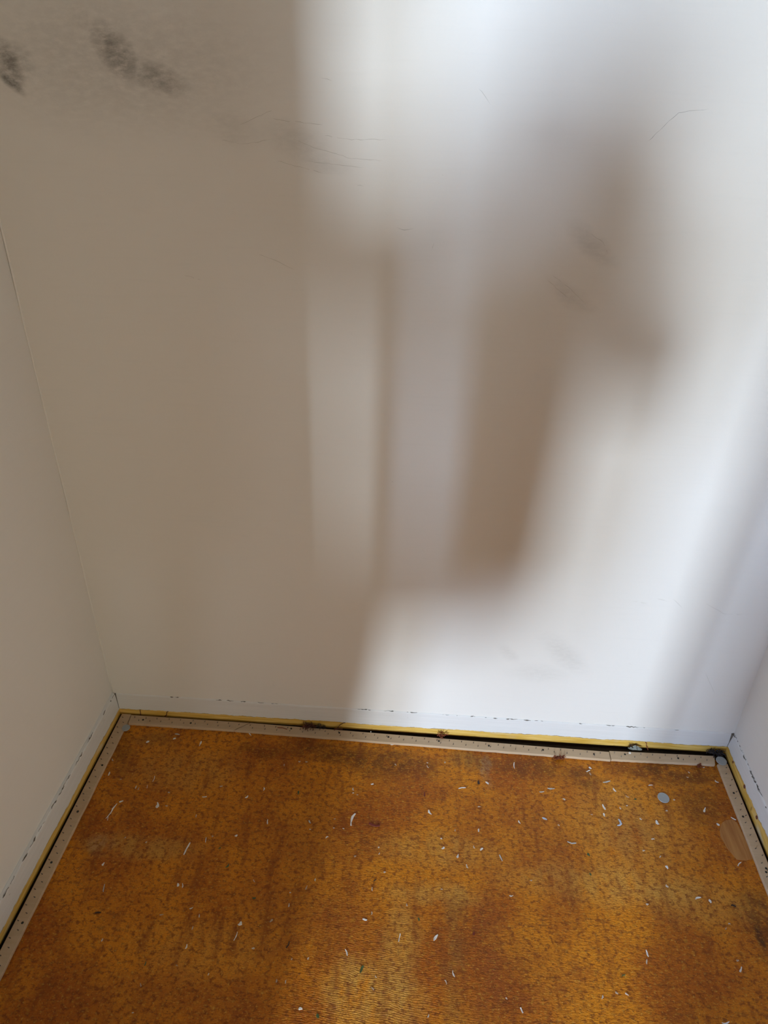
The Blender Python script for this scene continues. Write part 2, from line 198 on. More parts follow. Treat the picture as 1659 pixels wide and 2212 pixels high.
CHIPS = [(319, 1603, 0.1083, -0.0901, 8.1, 5.7, 0.54, 'w', 'tiny pale paint fleck, nearest one right of the left corner disc'), (377, 1596, 0.1684, -0.0761, 7.2, 5.7, 0.54, 'w', 'tiny pale paint fleck, second nearest one right of the left corner disc'), (383, 1587, 0.1712, -0.0637, 12.8, 3.9, -0.13, 'g', 'small grey sliver on the floor, right of the left corner disc'), (433, 1607, 0.2337, -0.0856, 15.0, 4.6, 1.55, 'w', 'tiny pale paint fleck, third nearest one right of the left corner disc'), (244, 1642, 0.0464, -0.1453, 8.3, 2.9, -0.82, 'w', 'tiny pale paint fleck on the floor, in front of the left corner disc'), (236, 1672, 0.0523, -0.1819, 10.2, 4.4, 1.65, 'w', 'tiny pale paint fleck on the floor, left of the chunky white flake'), (261, 1684, 0.0836, -0.1939, 4.1, 3.6, 0.08, 'w', 'tiny pale paint fleck, fifth nearest one behind the chunky white flake'), (332, 1683, 0.1561, -0.1872, 15.7, 2.7, 1.59, 'w', ''), (294, 1701, 0.1246, -0.2108, 8.5, 3.3, 1.52, 'w', 'tiny pale paint fleck, fourth nearest one behind the chunky white flake'), (299, 1704, 0.1309, -0.2138, 7.4, 3.3, 1.52, 'w', 'tiny pale paint fleck, third nearest one behind the chunky white flake'), (318, 1700, 0.1486, -0.2078, 9.0, 2.1, 1.68, 'w', 'tiny pale paint fleck, second nearest one behind the chunky white flake'), (365, 1712, 0.2009, -0.2178, 4.1, 4.6, 0.08, 'w', 'tiny pale paint fleck, nearest one behind the chunky white flake'), (478, 1699, 0.3118, -0.1943, 7.0, 4.8, 0.28, 'w', 'tiny pale paint fleck, fourth nearest one right of the chunky white flake'), (442, 1722, 0.2822, -0.2231, 10.9, 3.5, 0.17, 'w', 'tiny pale paint fleck, third nearest one right of the chunky white flake'), (262, 1732, 0.1053, -0.2477, 9.1, 4.9, 0.51, 'w', 'tiny pale paint fleck on the floor, behind the forked splinter'), (339, 1740, 0.1851, -0.2506, 14.3, 8.1, 1.74, 'w', ''), (360, 1741, 0.2063, -0.2502, 5.0, 4.4, 0.07, 'w', 'tiny pale paint fleck, nearest one right of the chunky white flake'), (424, 1763, 0.2769, -0.269, 7.3, 2.0, 1.61, 'w', 'tiny pale paint fleck, second nearest one right of the chunky white flake'), (459, 1807, 0.3237, -0.3119, 3.8, 4.1, 0.07, 'w', 'tiny pale paint fleck, second nearest one right of the long leaning sliver'), (445, 1815, 0.3125, -0.3209, 12.0, 2.9, 1.68, 'w', 'tiny pale paint fleck, nearest one right of the long leaning sliver'), (404, 1834, 0.279, -0.3424, 29.2, 4.1, 1.39, 'w', ''), (223, 1867, 0.1216, -0.3859, 6.8, 6.2, 1.41, 'w', 'tiny pale paint fleck on the floor, behind the upright grey sliver'), (491, 1871, 0.37, -0.3718, 9.5, 4.1, 0.97, 'G', 'small dark green fleck, second nearest one right of the long leaning sliver'), (316, 1820, 0.1913, -0.3348, 3.4, 3.4, 0.94, 'w', 'tiny pale paint fleck, second nearest one in front of the forked splinter'), (271, 1810, 0.145, -0.3281, 3.6, 3.2, 1.4, 'w', 'tiny pale paint fleck, nearest one in front of the forked splinter'), (475, 1833, 0.3457, -0.3366, 5.3, 5.3, 0.67, 'G', 'small dark green fleck, nearest one right of the long leaning sliver'), (540, 1585, 0.3439, -0.0474, 15.2, 3.3, -0.94, 'w', ''), (614, 1653, 0.4419, -0.1287, 6.1, 3.2, 1.6, 'w', 'tiny pale paint fleck, nearest one behind the green fleck at the back'), (647, 1645, 0.4754, -0.116, 5.4, 5.0, 0.08, 'w', 'tiny pale paint fleck, second nearest one behind the green fleck at the back'), (662, 1646, 0.4916, -0.116, 5.4, 3.8, 0.08, 'w', 'tiny pale paint fleck, third nearest one behind the green fleck at the back'), (533, 1722, 0.3743, -0.2162, 8.8, 4.7, 0.8, 'w', 'tiny pale paint fleck, second nearest one left of the green fleck at the back'), (570, 1705, 0.4078, -0.1941, 9.2, 4.2, 1.62, 'w', 'tiny pale paint fleck, nearest one left of the green fleck at the back'), (644, 1713, 0.4854, -0.1975, 10.3, 5.2, 1.65, 'G', ''), (578, 1776, 0.4317, -0.2715, 11.7, 3.0, 1.69, 'w', 'tiny pale paint fleck on the floor, in front of the green fleck at the back'), (669, 1776, 0.5213, -0.2649, 8.7, 3.9, -0.95, 'g', 'small grey sliver on the floor, in front of the green fleck at the back'), (670, 1792, 0.5247, -0.2816, 3.9, 3.1, 0.07, 'w', 'tiny pale paint fleck, fourth nearest one left of the largest white sliver'), (763, 1771, 0.6136, -0.2527, 31.9, 7.1, 1.37, 'w', ''), (763, 1705, 0.6067, -0.179, 7.0, 4.2, -1.32, 'w', 'tiny pale paint fleck, third nearest one behind the largest white sliver'), (763, 1713, 0.6075, -0.1883, 4.1, 3.5, 0.08, 'w', 'tiny pale paint fleck, second nearest one behind the largest white sliver'), (772, 1717, 0.6172, -0.1922, 4.1, 3.5, 0.08, 'w', 'tiny pale paint fleck, nearest one behind the largest white sliver'), (706, 1809, 0.5622, -0.2965, 6.7, 5.2, 0.64, 'w', 'tiny pale paint fleck, third nearest one left of the largest white sliver'), (510, 1805, 0.3722, -0.3063, 6.4, 5.4, 0.67, 'w', 'tiny pale paint fleck, third nearest one right of the long leaning sliver'), (767, 1849, 0.625, -0.3321, 4.8, 4.9, 0.07, 'w', 'tiny pale paint fleck, third nearest one in front of the largest white sliver'), (721, 1789, 0.5742, -0.2748, 3.9, 3.2, 0.07, 'w', 'tiny pale paint fleck, second nearest one left of the largest white sliver'), (742, 1790, 0.5949, -0.2743, 4.1, 3.1, -0.47, 'w', 'tiny pale paint fleck, nearest one in front of the largest white sliver'), (723, 1769, 0.5737, -0.2535, 4.0, 3.2, 0.07, 'w', 'tiny pale paint fleck, nearest one left of the largest white sliver'), (848, 1608, 0.6892, -0.0514, 11.5, 7.7, 0.48, 'w', ''), (804, 1694, 0.6482, -0.1629, 6.3, 7.1, 0.08, 'w', 'tiny pale paint fleck, fourth nearest one behind the largest white sliver'), (855, 1652, 0.6993, -0.1076, 5.8, 3.5, -0.89, 'w', 'tiny pale paint fleck on the floor, in front of the flake on the dark stain'), (923, 1648, 0.7725, -0.0969, 4.3, 3.8, 0.08, 'w', 'tiny pale paint fleck on the floor, right of the flake on the dark stain'), (924, 1657, 0.7736, -0.1082, 8.2, 3.4, -1.09, 'w', 'tiny pale paint fleck on the floor, left of the thin level sliver'), (961, 1647, 0.8137, -0.0925, 4.3, 5.1, 0.08, 'w', 'tiny pale paint fleck on the floor, behind the thin level sliver'), (929, 1755, 0.779, -0.223, 12.5, 5.4, -0.98, 'w', ''), (998, 1703, 0.8511, -0.1582, 18.2, 3.5, 0.23, 'w', ''), (1034, 1691, 0.8896, -0.141, 10.6, 6.5, -1.48, 'D', ''), (1052, 1692, 0.9086, -0.1408, 9.3, 6.2, -0.65, 'w', ''), (1034, 1794, 0.8827, -0.2574, 7.6, 4.8, 1.35, 'w', 'tiny pale paint fleck on the floor, behind the curved grey sliver'), (983, 1794, 0.8323, -0.2611, 5.3, 2.9, 1.46, 'w', 'tiny pale paint fleck, nearest one in front of the teardrop chip'), (1024, 1830, 0.8708, -0.2954, 6.7, 3.1, -1.19, 'w', 'tiny pale paint fleck, second nearest one left of the curved grey sliver'), (1040, 1835, 0.8859, -0.2993, 8.3, 4.7, 0.58, 'w', 'tiny pale paint fleck, nearest one left of the curved grey sliver'), (989, 1850, 0.8362, -0.3178, 9.1, 5.6, 1.29, 'w', 'tiny pale paint fleck, fourth nearest one left of the curved grey sliver'), (1082, 1854, 0.9249, -0.3153, 14.8, 4.1, -1.21, 'g', ''), (1009, 1872, 0.8544, -0.3379, 8.3, 3.9, -1.26, 'w', 'tiny pale paint fleck, third nearest one left of the curved grey sliver'), (957, 1832, 0.806, -0.3021, 7.1, 5.7, 0.59, 'w', 'tiny pale paint fleck, third nearest one in front of the teardrop chip'), (818, 1831, 0.6722, -0.3108, 3.8, 4.0, 0.07, 'w', 'tiny pale paint fleck, second nearest one in front of the largest white sliver'), (819, 1844, 0.674, -0.3237, 4.9, 2.9, 1.13, 'w', 'tiny pale paint fleck, fourth nearest one in front of the largest white sliver'), (830, 1885, 0.6867, -0.3623, 3.7, 2.8, 0.07, 'w', 'tiny pale paint fleck, sixth nearest one in front of the largest white sliver'), (1035, 1743, 0.887, -0.2015, 6.2, 3.3, 0.17, 'w', 'tiny pale paint fleck on the floor, in front of the thin level sliver'), (953, 1812, 0.8024, -0.282, 3.9, 4.1, 0.07, 'w', 'tiny pale paint fleck, second nearest one in front of the teardrop chip'), (1111, 1654, 0.9758, -0.0889, 18.9, 3.3, -1.6, 'w', 'tiny pale paint fleck on the floor, right of the square dark fleck'), (1275, 1659, 1.1532, -0.0816, 7.1, 6.8, -0.84, 'w', 'tiny pale paint fleck, third nearest one right of the two level grey slivers'), (1270, 1666, 1.1461, -0.0909, 11.2, 5.4, 0.51, 'w', 'tiny pale paint fleck, second nearest one right of the two level grey slivers'), (1275, 1672, 1.15, -0.098, 7.5, 3.8, -1.17, 'w', 'tiny pale paint fleck, second nearest one behind the hooked chip'), (1310, 1689, 1.1833, -0.1163, 19.6, 3.9, 0.3, 'g', ''), (1190, 1704, 1.0526, -0.1441, 17.6, 3.6, -0.02, 'g', ''), (1170, 1711, 1.0304, -0.1541, 11.8, 3.4, 0.17, 'g', ''), (1218, 1727, 1.0777, -0.1691, 6.8, 4.9, -0.34, 'w', 'tiny pale paint fleck, nearest one right of the two level grey slivers'), (1327, 1707, 1.1966, -0.1368, 10.9, 5.1, -1.07, 'w', 'tiny pale paint fleck, nearest one behind the hooked chip'), (1355, 1721, 1.2222, -0.1513, 8.4, 3.9, -0.55, 'w', 'tiny pale paint fleck, third nearest one right of the hooked chip'), (1372, 1726, 1.2386, -0.1558, 5.3, 5.8, 0.07, 'G', 'small dark green fleck on the floor, left of the loose grey disc'), (1304, 1744, 1.1631, -0.182, 14.0, 5.8, -1.26, 'w', ''), (1305, 1761, 1.16, -0.2012, 8.3, 6.5, -1.45, 'w', ''), (1340, 1746, 1.1997, -0.1816, 5.7, 3.7, -1.06, 'w', 'tiny pale paint fleck, nearest one right of the hooked chip'), (1354, 1741, 1.2156, -0.1747, 4.2, 4.5, 0.07, 'w', 'tiny pale paint fleck, second nearest one right of the hooked chip'), (1278, 1760, 1.1327, -0.2022, 4.9, 2.9, -0.12, 'w', 'tiny pale paint fleck on the floor, left of the hooked chip'), (1176, 1769, 1.0274, -0.2199, 11.4, 5.8, -0.33, 'b', ''), (1122, 1776, 0.972, -0.2316, 7.9, 4.4, -1.16, 'w', 'tiny pale paint fleck on the floor, in front of the two level grey slivers'), (1339, 1779, 1.1901, -0.2187, 19.7, 6.2, 0.87, 'b', ''), (1384, 1769, 1.2385, -0.2042, 5.4, 5.0, -0.47, 'w', 'tiny pale paint fleck, nearest one right of the boomerang flake'), (1207, 1783, 1.0563, -0.2329, 4.6, 3.5, -0.77, 'w', 'tiny pale paint fleck on the floor, behind the thick grey sliver'), (1235, 1820, 1.0776, -0.2701, 20.0, 4.2, -0.08, 'g', ''), (1272, 1846, 1.1088, -0.2941, 7.2, 6.5, -1.21, 'G', ''), (1275, 1889, 1.1035, -0.3362, 6.1, 4.1, -1.31, 'G', 'small dark green fleck on the floor, in front of the middle green fleck'), (1147, 1902, 0.9814, -0.3572, 4.7, 3.7, 0.07, 'w', 'tiny pale paint fleck, nearest one in front of the curved grey sliver'), (1104, 1935, 0.9383, -0.3904, 8.2, 3.6, 0.07, 'w', 'tiny pale paint fleck, second nearest one in front of the curved grey sliver'), (1390, 1838, 1.2255, -0.2776, 4.9, 3.0, 0.07, 'w', 'tiny pale paint fleck, second nearest one in front of the boomerang flake'), (1405, 1697, 1.2825, -0.1184, 10.9, 3.5, 0.11, 'w', 'tiny pale paint fleck, nearest one behind the loose grey disc'), (1456, 1728, 1.326, -0.1516, 4.2, 4.6, 0.07, 'w', 'tiny pale paint fleck on the floor, right of the loose grey disc'), (1440, 1752, 1.3012, -0.1807, 4.6, 5.1, -0.36, 'w', 'tiny pale paint fleck on the floor, in front of the loose grey disc'), (1420, 1777, 1.2728, -0.2104, 10.5, 9.3, -1.31, 'w', ''), (1522, 1750, 1.3868, -0.1721, 14.5, 6.2, 1.0, 'w', ''), (1548, 1689, 1.4392, -0.0968, 9.1, 5.1, -0.66, 'w', 'tiny pale paint fleck on the floor, in front of the right corner disc'), (1584, 1769, 1.4432, -0.189, 11.9, 3.3, -0.58, 'w', ''), (1551, 1781, 1.4047, -0.205, 6.9, 6.4, -0.49, 'w', 'tiny pale paint fleck on the floor, behind the bare wood patch'), (1410, 1813, 1.2521, -0.2501, 7.0, 4.1, 0.07, 'w', 'tiny pale paint fleck, second nearest one right of the boomerang flake'), (1391, 1837, 1.2267, -0.2765, 4.6, 3.2, -0.12, 'w', 'tiny pale paint fleck, nearest one in front of the boomerang flake'), (1440, 1874, 1.2639, -0.3104, 7.2, 6.9, -0.81, 'w', ''), (1426, 1851, 1.257, -0.2883, 5.8, 3.3, 0.9, 'w', 'tiny pale paint fleck, third nearest one in front of the boomerang flake'), (1597, 1867, 1.4175, -0.2925, 14.7, 3.9, 0.73, 'w', ''), (1441, 1915, 1.2535, -0.3498, 5.4, 5.6, -0.8, 'w', 'tiny pale paint fleck, nearest one left of the pair of right flakes'), (1520, 1658, 1.4221, -0.0597, 4.4, 3.8, 0.08, 'w', 'tiny pale paint fleck, nearest one left of the right corner disc'), (1485, 1679, 1.3751, -0.0895, 5.0, 4.0, -0.14, 'w', 'tiny pale paint fleck, second nearest one behind the loose grey disc'), (1488, 1669, 1.3824, -0.0765, 4.8, 2.9, -0.92, 'w', 'tiny pale paint fleck, second nearest one left of the right corner disc'), (225, 1919, 0.1424, -0.4325, 16.7, 2.7, 1.75, 'g', ''), (384, 1912, 0.2828, -0.4162, 7.0, 5.6, 1.61, 'w', ''), (394, 1914, 0.2924, -0.4173, 9.1, 2.7, 1.78, 'w', ''), (212, 1972, 0.1494, -0.4782, 12.2, 4.2, 0.07, 'D', ''), (349, 1976, 0.2695, -0.4731, 7.7, 3.4, 0.16, 'w', 'tiny pale paint fleck, second nearest one in front of the two side by side flakes'), (430, 1979, 0.3408, -0.4707, 6.8, 2.6, 1.76, 'w', 'tiny pale paint fleck, second nearest one left of the thin pale hair'), (518, 1995, 0.4206, -0.4785, 8.6, 7.4, 0.92, 'w', ''), (509, 2023, 0.4182, -0.5015, 16.9, 2.7, 1.38, 'w', ''), (416, 2005, 0.3348, -0.4927, 6.2, 1.8, 1.48, 'w', 'tiny pale paint fleck, nearest one left of the thin pale hair'), (221, 2031, 0.1764, -0.5247, 5.8, 4.6, 1.48, 'w', 'tiny pale paint fleck on the floor, in front of the upright grey sliver'), (402, 2045, 0.3323, -0.525, 8.2, 4.4, 1.48, 'w', 'tiny pale paint fleck, third nearest one left of the thin pale hair'), (314, 2082, 0.2684, -0.5578, 7.8, 4.4, 1.52, 'G', 'small dark green fleck on the floor, left of the thin pale hair'), (450, 2105, 0.385, -0.567, 4.2, 2.6, 1.33, 'w', 'tiny pale paint fleck, nearest one in front of the thin pale hair'), (304, 2128, 0.2721, -0.5915, 6.3, 2.9, -1.05, 'w', 'tiny pale paint fleck, fifth nearest one left of the thin pale hair'), (287, 2188, 0.2736, -0.6333, 3.9, 2.7, 0.07, 'w', 'tiny pale paint fleck, second nearest one in front of the thin pale hair'), (413, 1962, 0.3218, -0.4575, 7.3, 2.8, 0.44, 'w', 'tiny pale paint fleck, nearest one in front of the two side by side flakes'), (382, 2086, 0.3252, -0.5569, 4.4, 1.8, -0.44, 'w', 'tiny pale paint fleck, fourth nearest one left of the thin pale hair'), (549, 1903, 0.4302, -0.3975, 6.8, 2.1, -0.88, 'w', 'tiny pale paint fleck on the floor, right of the two side by side flakes'), (681, 1901, 0.5505, -0.387, 5.5, 3.7, 1.54, 'w', 'tiny pale paint fleck, seventh nearest one in front of the largest white sliver'), (662, 1918, 0.5355, -0.4036, 8.8, 3.7, 1.36, 'w', 'tiny pale paint fleck, fourth nearest one behind the thin dark splinter'), (831, 1884, 0.6876, -0.3613, 4.7, 2.8, 0.07, 'w', 'tiny pale paint fleck, fifth nearest one in front of the largest white sliver'), (804, 1921, 0.6649, -0.3972, 7.2, 3.7, -1.32, 'w', 'tiny pale paint fleck, third nearest one behind the ridge sliver'), (810, 1902, 0.6691, -0.3795, 7.4, 2.8, 0.68, 'D', 'small dark brown fleck on the floor, in front of the largest white sliver'), (624, 1956, 0.5068, -0.4393, 6.8, 3.6, 1.56, 'w', 'tiny pale paint fleck, second nearest one behind the thin dark splinter'), (627, 1928, 0.5053, -0.4148, 3.6, 2.7, 0.07, 'w', 'tiny pale paint fleck, third nearest one behind the thin dark splinter'), (586, 1989, 0.4785, -0.4694, 7.3, 4.5, 0.8, 'w', 'tiny pale paint fleck, nearest one behind the thin dark splinter'), (788, 1987, 0.6549, -0.4554, 9.7, 4.2, -0.18, 'w', 'tiny pale paint fleck, nearest one behind the ridge sliver'), (803, 1973, 0.6672, -0.4427, 6.0, 3.5, 1.55, 'w', 'tiny pale paint fleck, second nearest one behind the ridge sliver'), (621, 2041, 0.5164, -0.5091, 13.1, 3.5, 1.22, 'D', ''), (547, 2049, 0.4551, -0.5196, 5.9, 4.7, 0.07, 'w', 'tiny pale paint fleck on the floor, right of the thin pale hair'), (748, 2058, 0.6257, -0.5149, 12.7, 3.3, -1.1, 'w', ''), (630, 2072, 0.5281, -0.5324, 3.7, 3.4, 1.15, 'w', 'tiny pale paint fleck, nearest one in front of the thin dark splinter'), (666, 2071, 0.5581, -0.5296, 4.5, 3.4, 1.14, 'w', 'tiny pale paint fleck on the floor, right of the thin dark splinter'), (781, 2094, 0.6559, -0.5404, 13.7, 5.7, 1.17, 'G', ''), (597, 2119, 0.5072, -0.569, 5.8, 3.3, 1.56, 'w', 'tiny pale paint fleck, second nearest one in front of the thin dark splinter'), (617, 2121, 0.5237, -0.5694, 5.7, 3.3, 1.45, 'w', 'tiny pale paint fleck, third nearest one in front of the thin dark splinter'), (812, 2110, 0.6824, -0.5505, 4.6, 2.4, -0.93, 'w', 'tiny pale paint fleck on the floor, right of the large green fleck'), (805, 2136, 0.6779, -0.5698, 6.2, 3.0, -0.57, 'w', 'tiny pale paint fleck on the floor, in front of the large green fleck'), (649, 2180, 0.5564, -0.6089, 7.1, 5.5, 0.07, 'w', ''), (686, 2195, 0.5871, -0.6171, 7.3, 6.6, -0.86, 'G', ''), (879, 1955, 0.7341, -0.4225, 5.2, 3.6, -1.18, 'w', 'tiny pale paint fleck, nearest one behind the forked white flake'), (904, 1986, 0.7569, -0.4475, 6.7, 4.5, -1.0, 'G', 'small dark green fleck on the floor, behind the forked white flake'), (863, 2026, 0.722, -0.4829, 15.4, 3.4, 1.42, 'w', ''), (941, 2026, 0.7893, -0.4782, 14.6, 5.7, 0.95, 'w', ''), (980, 2104, 0.8213, -0.5366, 11.7, 4.2, -1.3, 'w', ''), (963, 2122, 0.8069, -0.5509, 7.9, 3.3, -1.19, 'w', 'tiny pale paint fleck, nearest one in front of the sliver on the pale band'), (954, 1921, 0.8018, -0.3874, 4.6, 3.6, 0.07, 'w', 'tiny pale paint fleck, second nearest one behind the forked white flake'), (925, 2195, 0.7758, -0.6045, 5.7, 3.8, 1.18, 'w', 'tiny pale paint fleck, second nearest one in front of the sliver on the pale band'), (1094, 2157, 0.9125, -0.569, 4.2, 3.3, -0.83, 'w', 'tiny pale paint fleck on the floor, behind the ragged bottom flake'), (1024, 2017, 0.8615, -0.4659, 6.7, 5.1, 1.34, 'R', 'dark red flake on the floor, right of the forked white flake'), (549, 1940, 0.4373, -0.4303, 7.2, 6.2, 0.07, 'G', 'small dark green fleck on the floor, behind the thin pale hair'), (1441, 1914, 1.2538, -0.3489, 6.3, 4.4, -1.04, 'w', 'tiny pale paint fleck, second nearest one left of the pair of right flakes'), (1508, 1941, 1.3084, -0.3695, 14.2, 4.1, 0.3, 'w', ''), (1534, 1947, 1.3306, -0.3733, 7.8, 5.3, -1.32, 'w', ''), (1398, 1953, 1.2041, -0.3876, 5.5, 4.4, 0.07, 'w', 'tiny pale paint fleck, third nearest one left of the pair of right flakes'), (1398, 2060, 1.1801, -0.4784, 12.6, 3.7, -1.44, 'w', ''), (1397, 2078, 1.1755, -0.4927, 9.2, 3.2, 1.23, 'w', 'tiny pale paint fleck, nearest one in front of the slender front right sliver'), (1347, 2108, 1.1274, -0.5188, 8.2, 4.2, 0.35, 'G', 'small dark green fleck on the floor, in front of the slender front right sliver'), (1593, 2075, 1.3444, -0.4789, 5.2, 3.9, 0.07, 'w', 'tiny pale paint fleck on the floor, right of the slender front right sliver'), (1600, 2095, 1.3445, -0.4942, 11.3, 5.5, 0.93, 'w', ''), (1354, 2148, 1.1261, -0.5482, 6.8, 3.5, -0.58, 'w', 'tiny pale paint fleck, second nearest one in front of the slender front right sliver'), (1332, 2145, 1.1085, -0.5472, 6.1, 3.5, -0.68, 'w', 'tiny pale paint fleck, third nearest one in front of the slender front right sliver'), (1567, 2209, 1.2863, -0.58, 14.5, 3.2, 0.2, 'w', ''), (1575, 1996, 1.3526, -0.4143, 4.5, 3.4, 0.07, 'w', 'tiny pale paint fleck, nearest one in front of the pair of right flakes'), (1568, 2006, 1.3433, -0.4234, 5.3, 2.1, 0.83, 'w', 'tiny pale paint fleck, second nearest one in front of the pair of right flakes'), (1584, 1958, 1.3731, -0.3801, 10.6, 3.9, -0.21, 'D', ''), (1301, 2154, 1.0816, -0.5555, 6.5, 4.3, 1.03, 'w', 'tiny pale paint fleck, fourth nearest one in front of the slender front right sliver'), (1127, 2183, 0.9373, -0.5855, 9.3, 5.8, -1.26, 'w', ''), (916, 1717, 0.7656, -0.181, 11.6, 5.1, 1.5, 'R', 'dark red flake on the floor, behind the teardrop chip'), (809, 1781, 0.6601, -0.26, 25.8, 9.6, -0.11, 'R', '')]
sc.cycles.max_bounces = 5
sc.cycles.glossy_bounces = 2
sc.cycles.caustics_reflective = False
sc.cycles.caustics_refractive = False


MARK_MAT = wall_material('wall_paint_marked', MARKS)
WALL_MAT = wall_material('wall_paint')
CEIL_MAT = plain('ceiling_paint', (0.34, 0.31, 0.25), 0.8)
ROOM_MAT = plain('tan_room_paint', (0.34, 0.29, 0.20), 0.7)

# ------------------------------------------------------------------ mesh helpers
def link(name, me, mat, parent=None, label=None, cat=None, group=None, kind=None, loc=None):
    o = bpy.data.objects.new(name, me)
    COL.objects.link(o)
    if mat is not None and len(me.materials) == 0: me.materials.append(mat)
    if parent is not None: o.parent = parent
    if loc is not None: o.location = loc
    if label: o['label'] = label
    if cat: o['category'] = cat
    if group: o['group'] = group
    if kind: o['kind'] = kind
    return o
def mesh_from(bm, name, smooth=False):
    me = bpy.data.meshes.new(name)
    bmesh.ops.recalc_face_normals(bm, faces=bm.faces)
    bm.to_mesh(me); bm.free()
    if smooth:
        for p in me.polygons: p.use_smooth = True
    return me
def add_box(bm, a, b):
    (x0, y0, z0), (x1, y1, z1) = a, b
    vs = [bm.verts.new(p) for p in ((x0,y0,z0),(x1,y0,z0),(x1,y1,z0),(x0,y1,z0),(x0,y0,z1),(x1,y0,z1),(x1,y1,z1),(x0,y1,z1))]
    for f in ((0,3,2,1),(4,5,6,7),(0,1,5,4),(1,2,6,5),(2,3,7,6),(3,0,4,7)):
        bm.faces.new([vs[i] for i in f])
def add_prism(bm, bottom, top):
    b = [bm.verts.new(p) for p in bottom]; t = [bm.verts.new(p) for p in top]
    n = len(b)
    bm.faces.new(b[::-1]); bm.faces.new(t)
    for i in range(n):
        bm.faces.new((b[i], b[(i + 1) % n], t[(i + 1) % n], t[i]))
def box_obj(name, a, b, mat, **kw):
    bm = bmesh.new(); add_box(bm, a, b)
    return link(name, mesh_from(bm, name), mat, **kw)
def frame_of(d):
    d = d.normalized()
    a = Vector((0, 0, 1)) if abs(d.z) < 0.9 else Vector((1, 0, 0))
    u = d.cross(a).normalized()
    return u, d.cross(u)
def add_tube(bm, pts, rads, seg=6, cap=True):
    pts = [Vector(p) for p in pts]
    rings = []
    for i, p in enumerate(pts):
        d = pts[min(i + 1, len(pts) - 1)] - pts[max(i - 1, 0)]
        u, v = frame_of(d)
        r = rads[i] if isinstance(rads, (list, tuple)) else rads
        rings.append([bm.verts.new(p + (u * math.cos(2 * math.pi * k / seg) + v * math.sin(2 * math.pi * k / seg)) * r) for k in range(seg)])
    for a, b in zip(rings[:-1], rings[1:]):
        for k in range(seg):
            bm.faces.new((a[k], a[(k + 1) % seg], b[(k + 1) % seg], b[k]))
    if cap:
        bm.faces.new(rings[0][::-1]); bm.faces.new(rings[-1])

# ------------------------------------------------------------------ the setting
W = 1.5
T = 0.014                      # skirting thickness
AL, AR = -0.0341, -0.0108      # plan angle of the side walls
LL, LR = 0.0258, -0.0570       # lean of the side walls
H = 2.42
S = 'structure'
WB = -0.0115                   # face of the back wall, almost flush with its skirting
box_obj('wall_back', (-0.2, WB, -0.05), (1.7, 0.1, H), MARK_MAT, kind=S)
def scratches():
    rnd = random.Random(21)
    for dark in (True, False):
        bm = bmesh.new()
        for poly, w, st in SCRATCHES:
            if (st > .45) != dark: continue
            pts = []; rad = []
            for (a, c), (d, e) in zip(poly[:-1], poly[1:]):
                n = max(2, int(math.hypot(d - a, e - c) / .006))
                for j in range(n):
                    t = j / n
                    pts.append((a + (d - a) * t + rnd.uniform(-.0007, .0007), WB + .00022, c + (e - c) * t + rnd.uniform(-.0007, .0007)))
            pts.append((poly[-1][0], WB + .0002, poly[-1][1]))
            rad = [rnd.uniform(.00028, .00042) if 0 < k < len(pts) - 1 else .0002 for k in range(len(pts))]
            k = 0
            while k < len(pts) - 1:            # broken into short dashes like a faint pencil or crack line
                m2 = min(len(pts), k + rnd.randint(3, 9))
                add_tube(bm, pts[k:m2], rad[k:m2], 4)
                k = m2 - 1 + (rnd.random() < .35)
        nm = 'hairline_crack' if dark else 'hairline_scratch'
        col = (0.17, 0.145, 0.11) if dark else (0.40, 0.36, 0.30)
        link(nm, mesh_from(bm, nm), plain(nm + '_dirt', col, 0.9), parent=bpy.data.objects['wall_back'], kind='stuff')
scratches()
def side_wall(name, x0, a, lean, side):
    def X(s, z): return x0 + a * s + lean * z
    bm = bmesh.new()
    o = 0.1 * side
    bot = [(X(0, -0.05), 0.0, -0.05), (X(-FRONT, -0.05), FRONT, -0.05), (X(-FRONT, -0.05) + o, FRONT, -0.05), (X(0, -0.05) + o, 0.0, -0.05)]
    top = [(X(0, H), 0.0, H), (X(-FRONT, H), FRONT, H), (X(-FRONT, H) + o, FRONT, H), (X(0, H) + o, 0.0, H)]
    add_prism(bm, bot, top)
    return link(name, mesh_from(bm, name), WALL_MAT, kind=S)
side_wall('wall_left', 0.0045, AL, LL, -1)
side_wall('wall_right', W - 0.0065, AR, LR, 1)
# door partition with the opening the light comes through
bm = bmesh.new()
XL, XR = DOOR
add_box(bm, (-1.9, FRONT - 0.1, -0.05), (XL, FRONT, H))
add_box(bm, (XR, FRONT - 0.1, -0.05), (2.9, FRONT, H))
add_box(bm, (XL, FRONT - 0.1, 2.05), (XR, FRONT, H))
link('wall_front', mesh_from(bm, 'wall_front'), WALL_MAT, kind=S)
box_obj('ceiling', (-1.9, -ROOM_D - 0.1, H), (2.9, 0.1, H + 0.1), CEIL_MAT, kind=S)

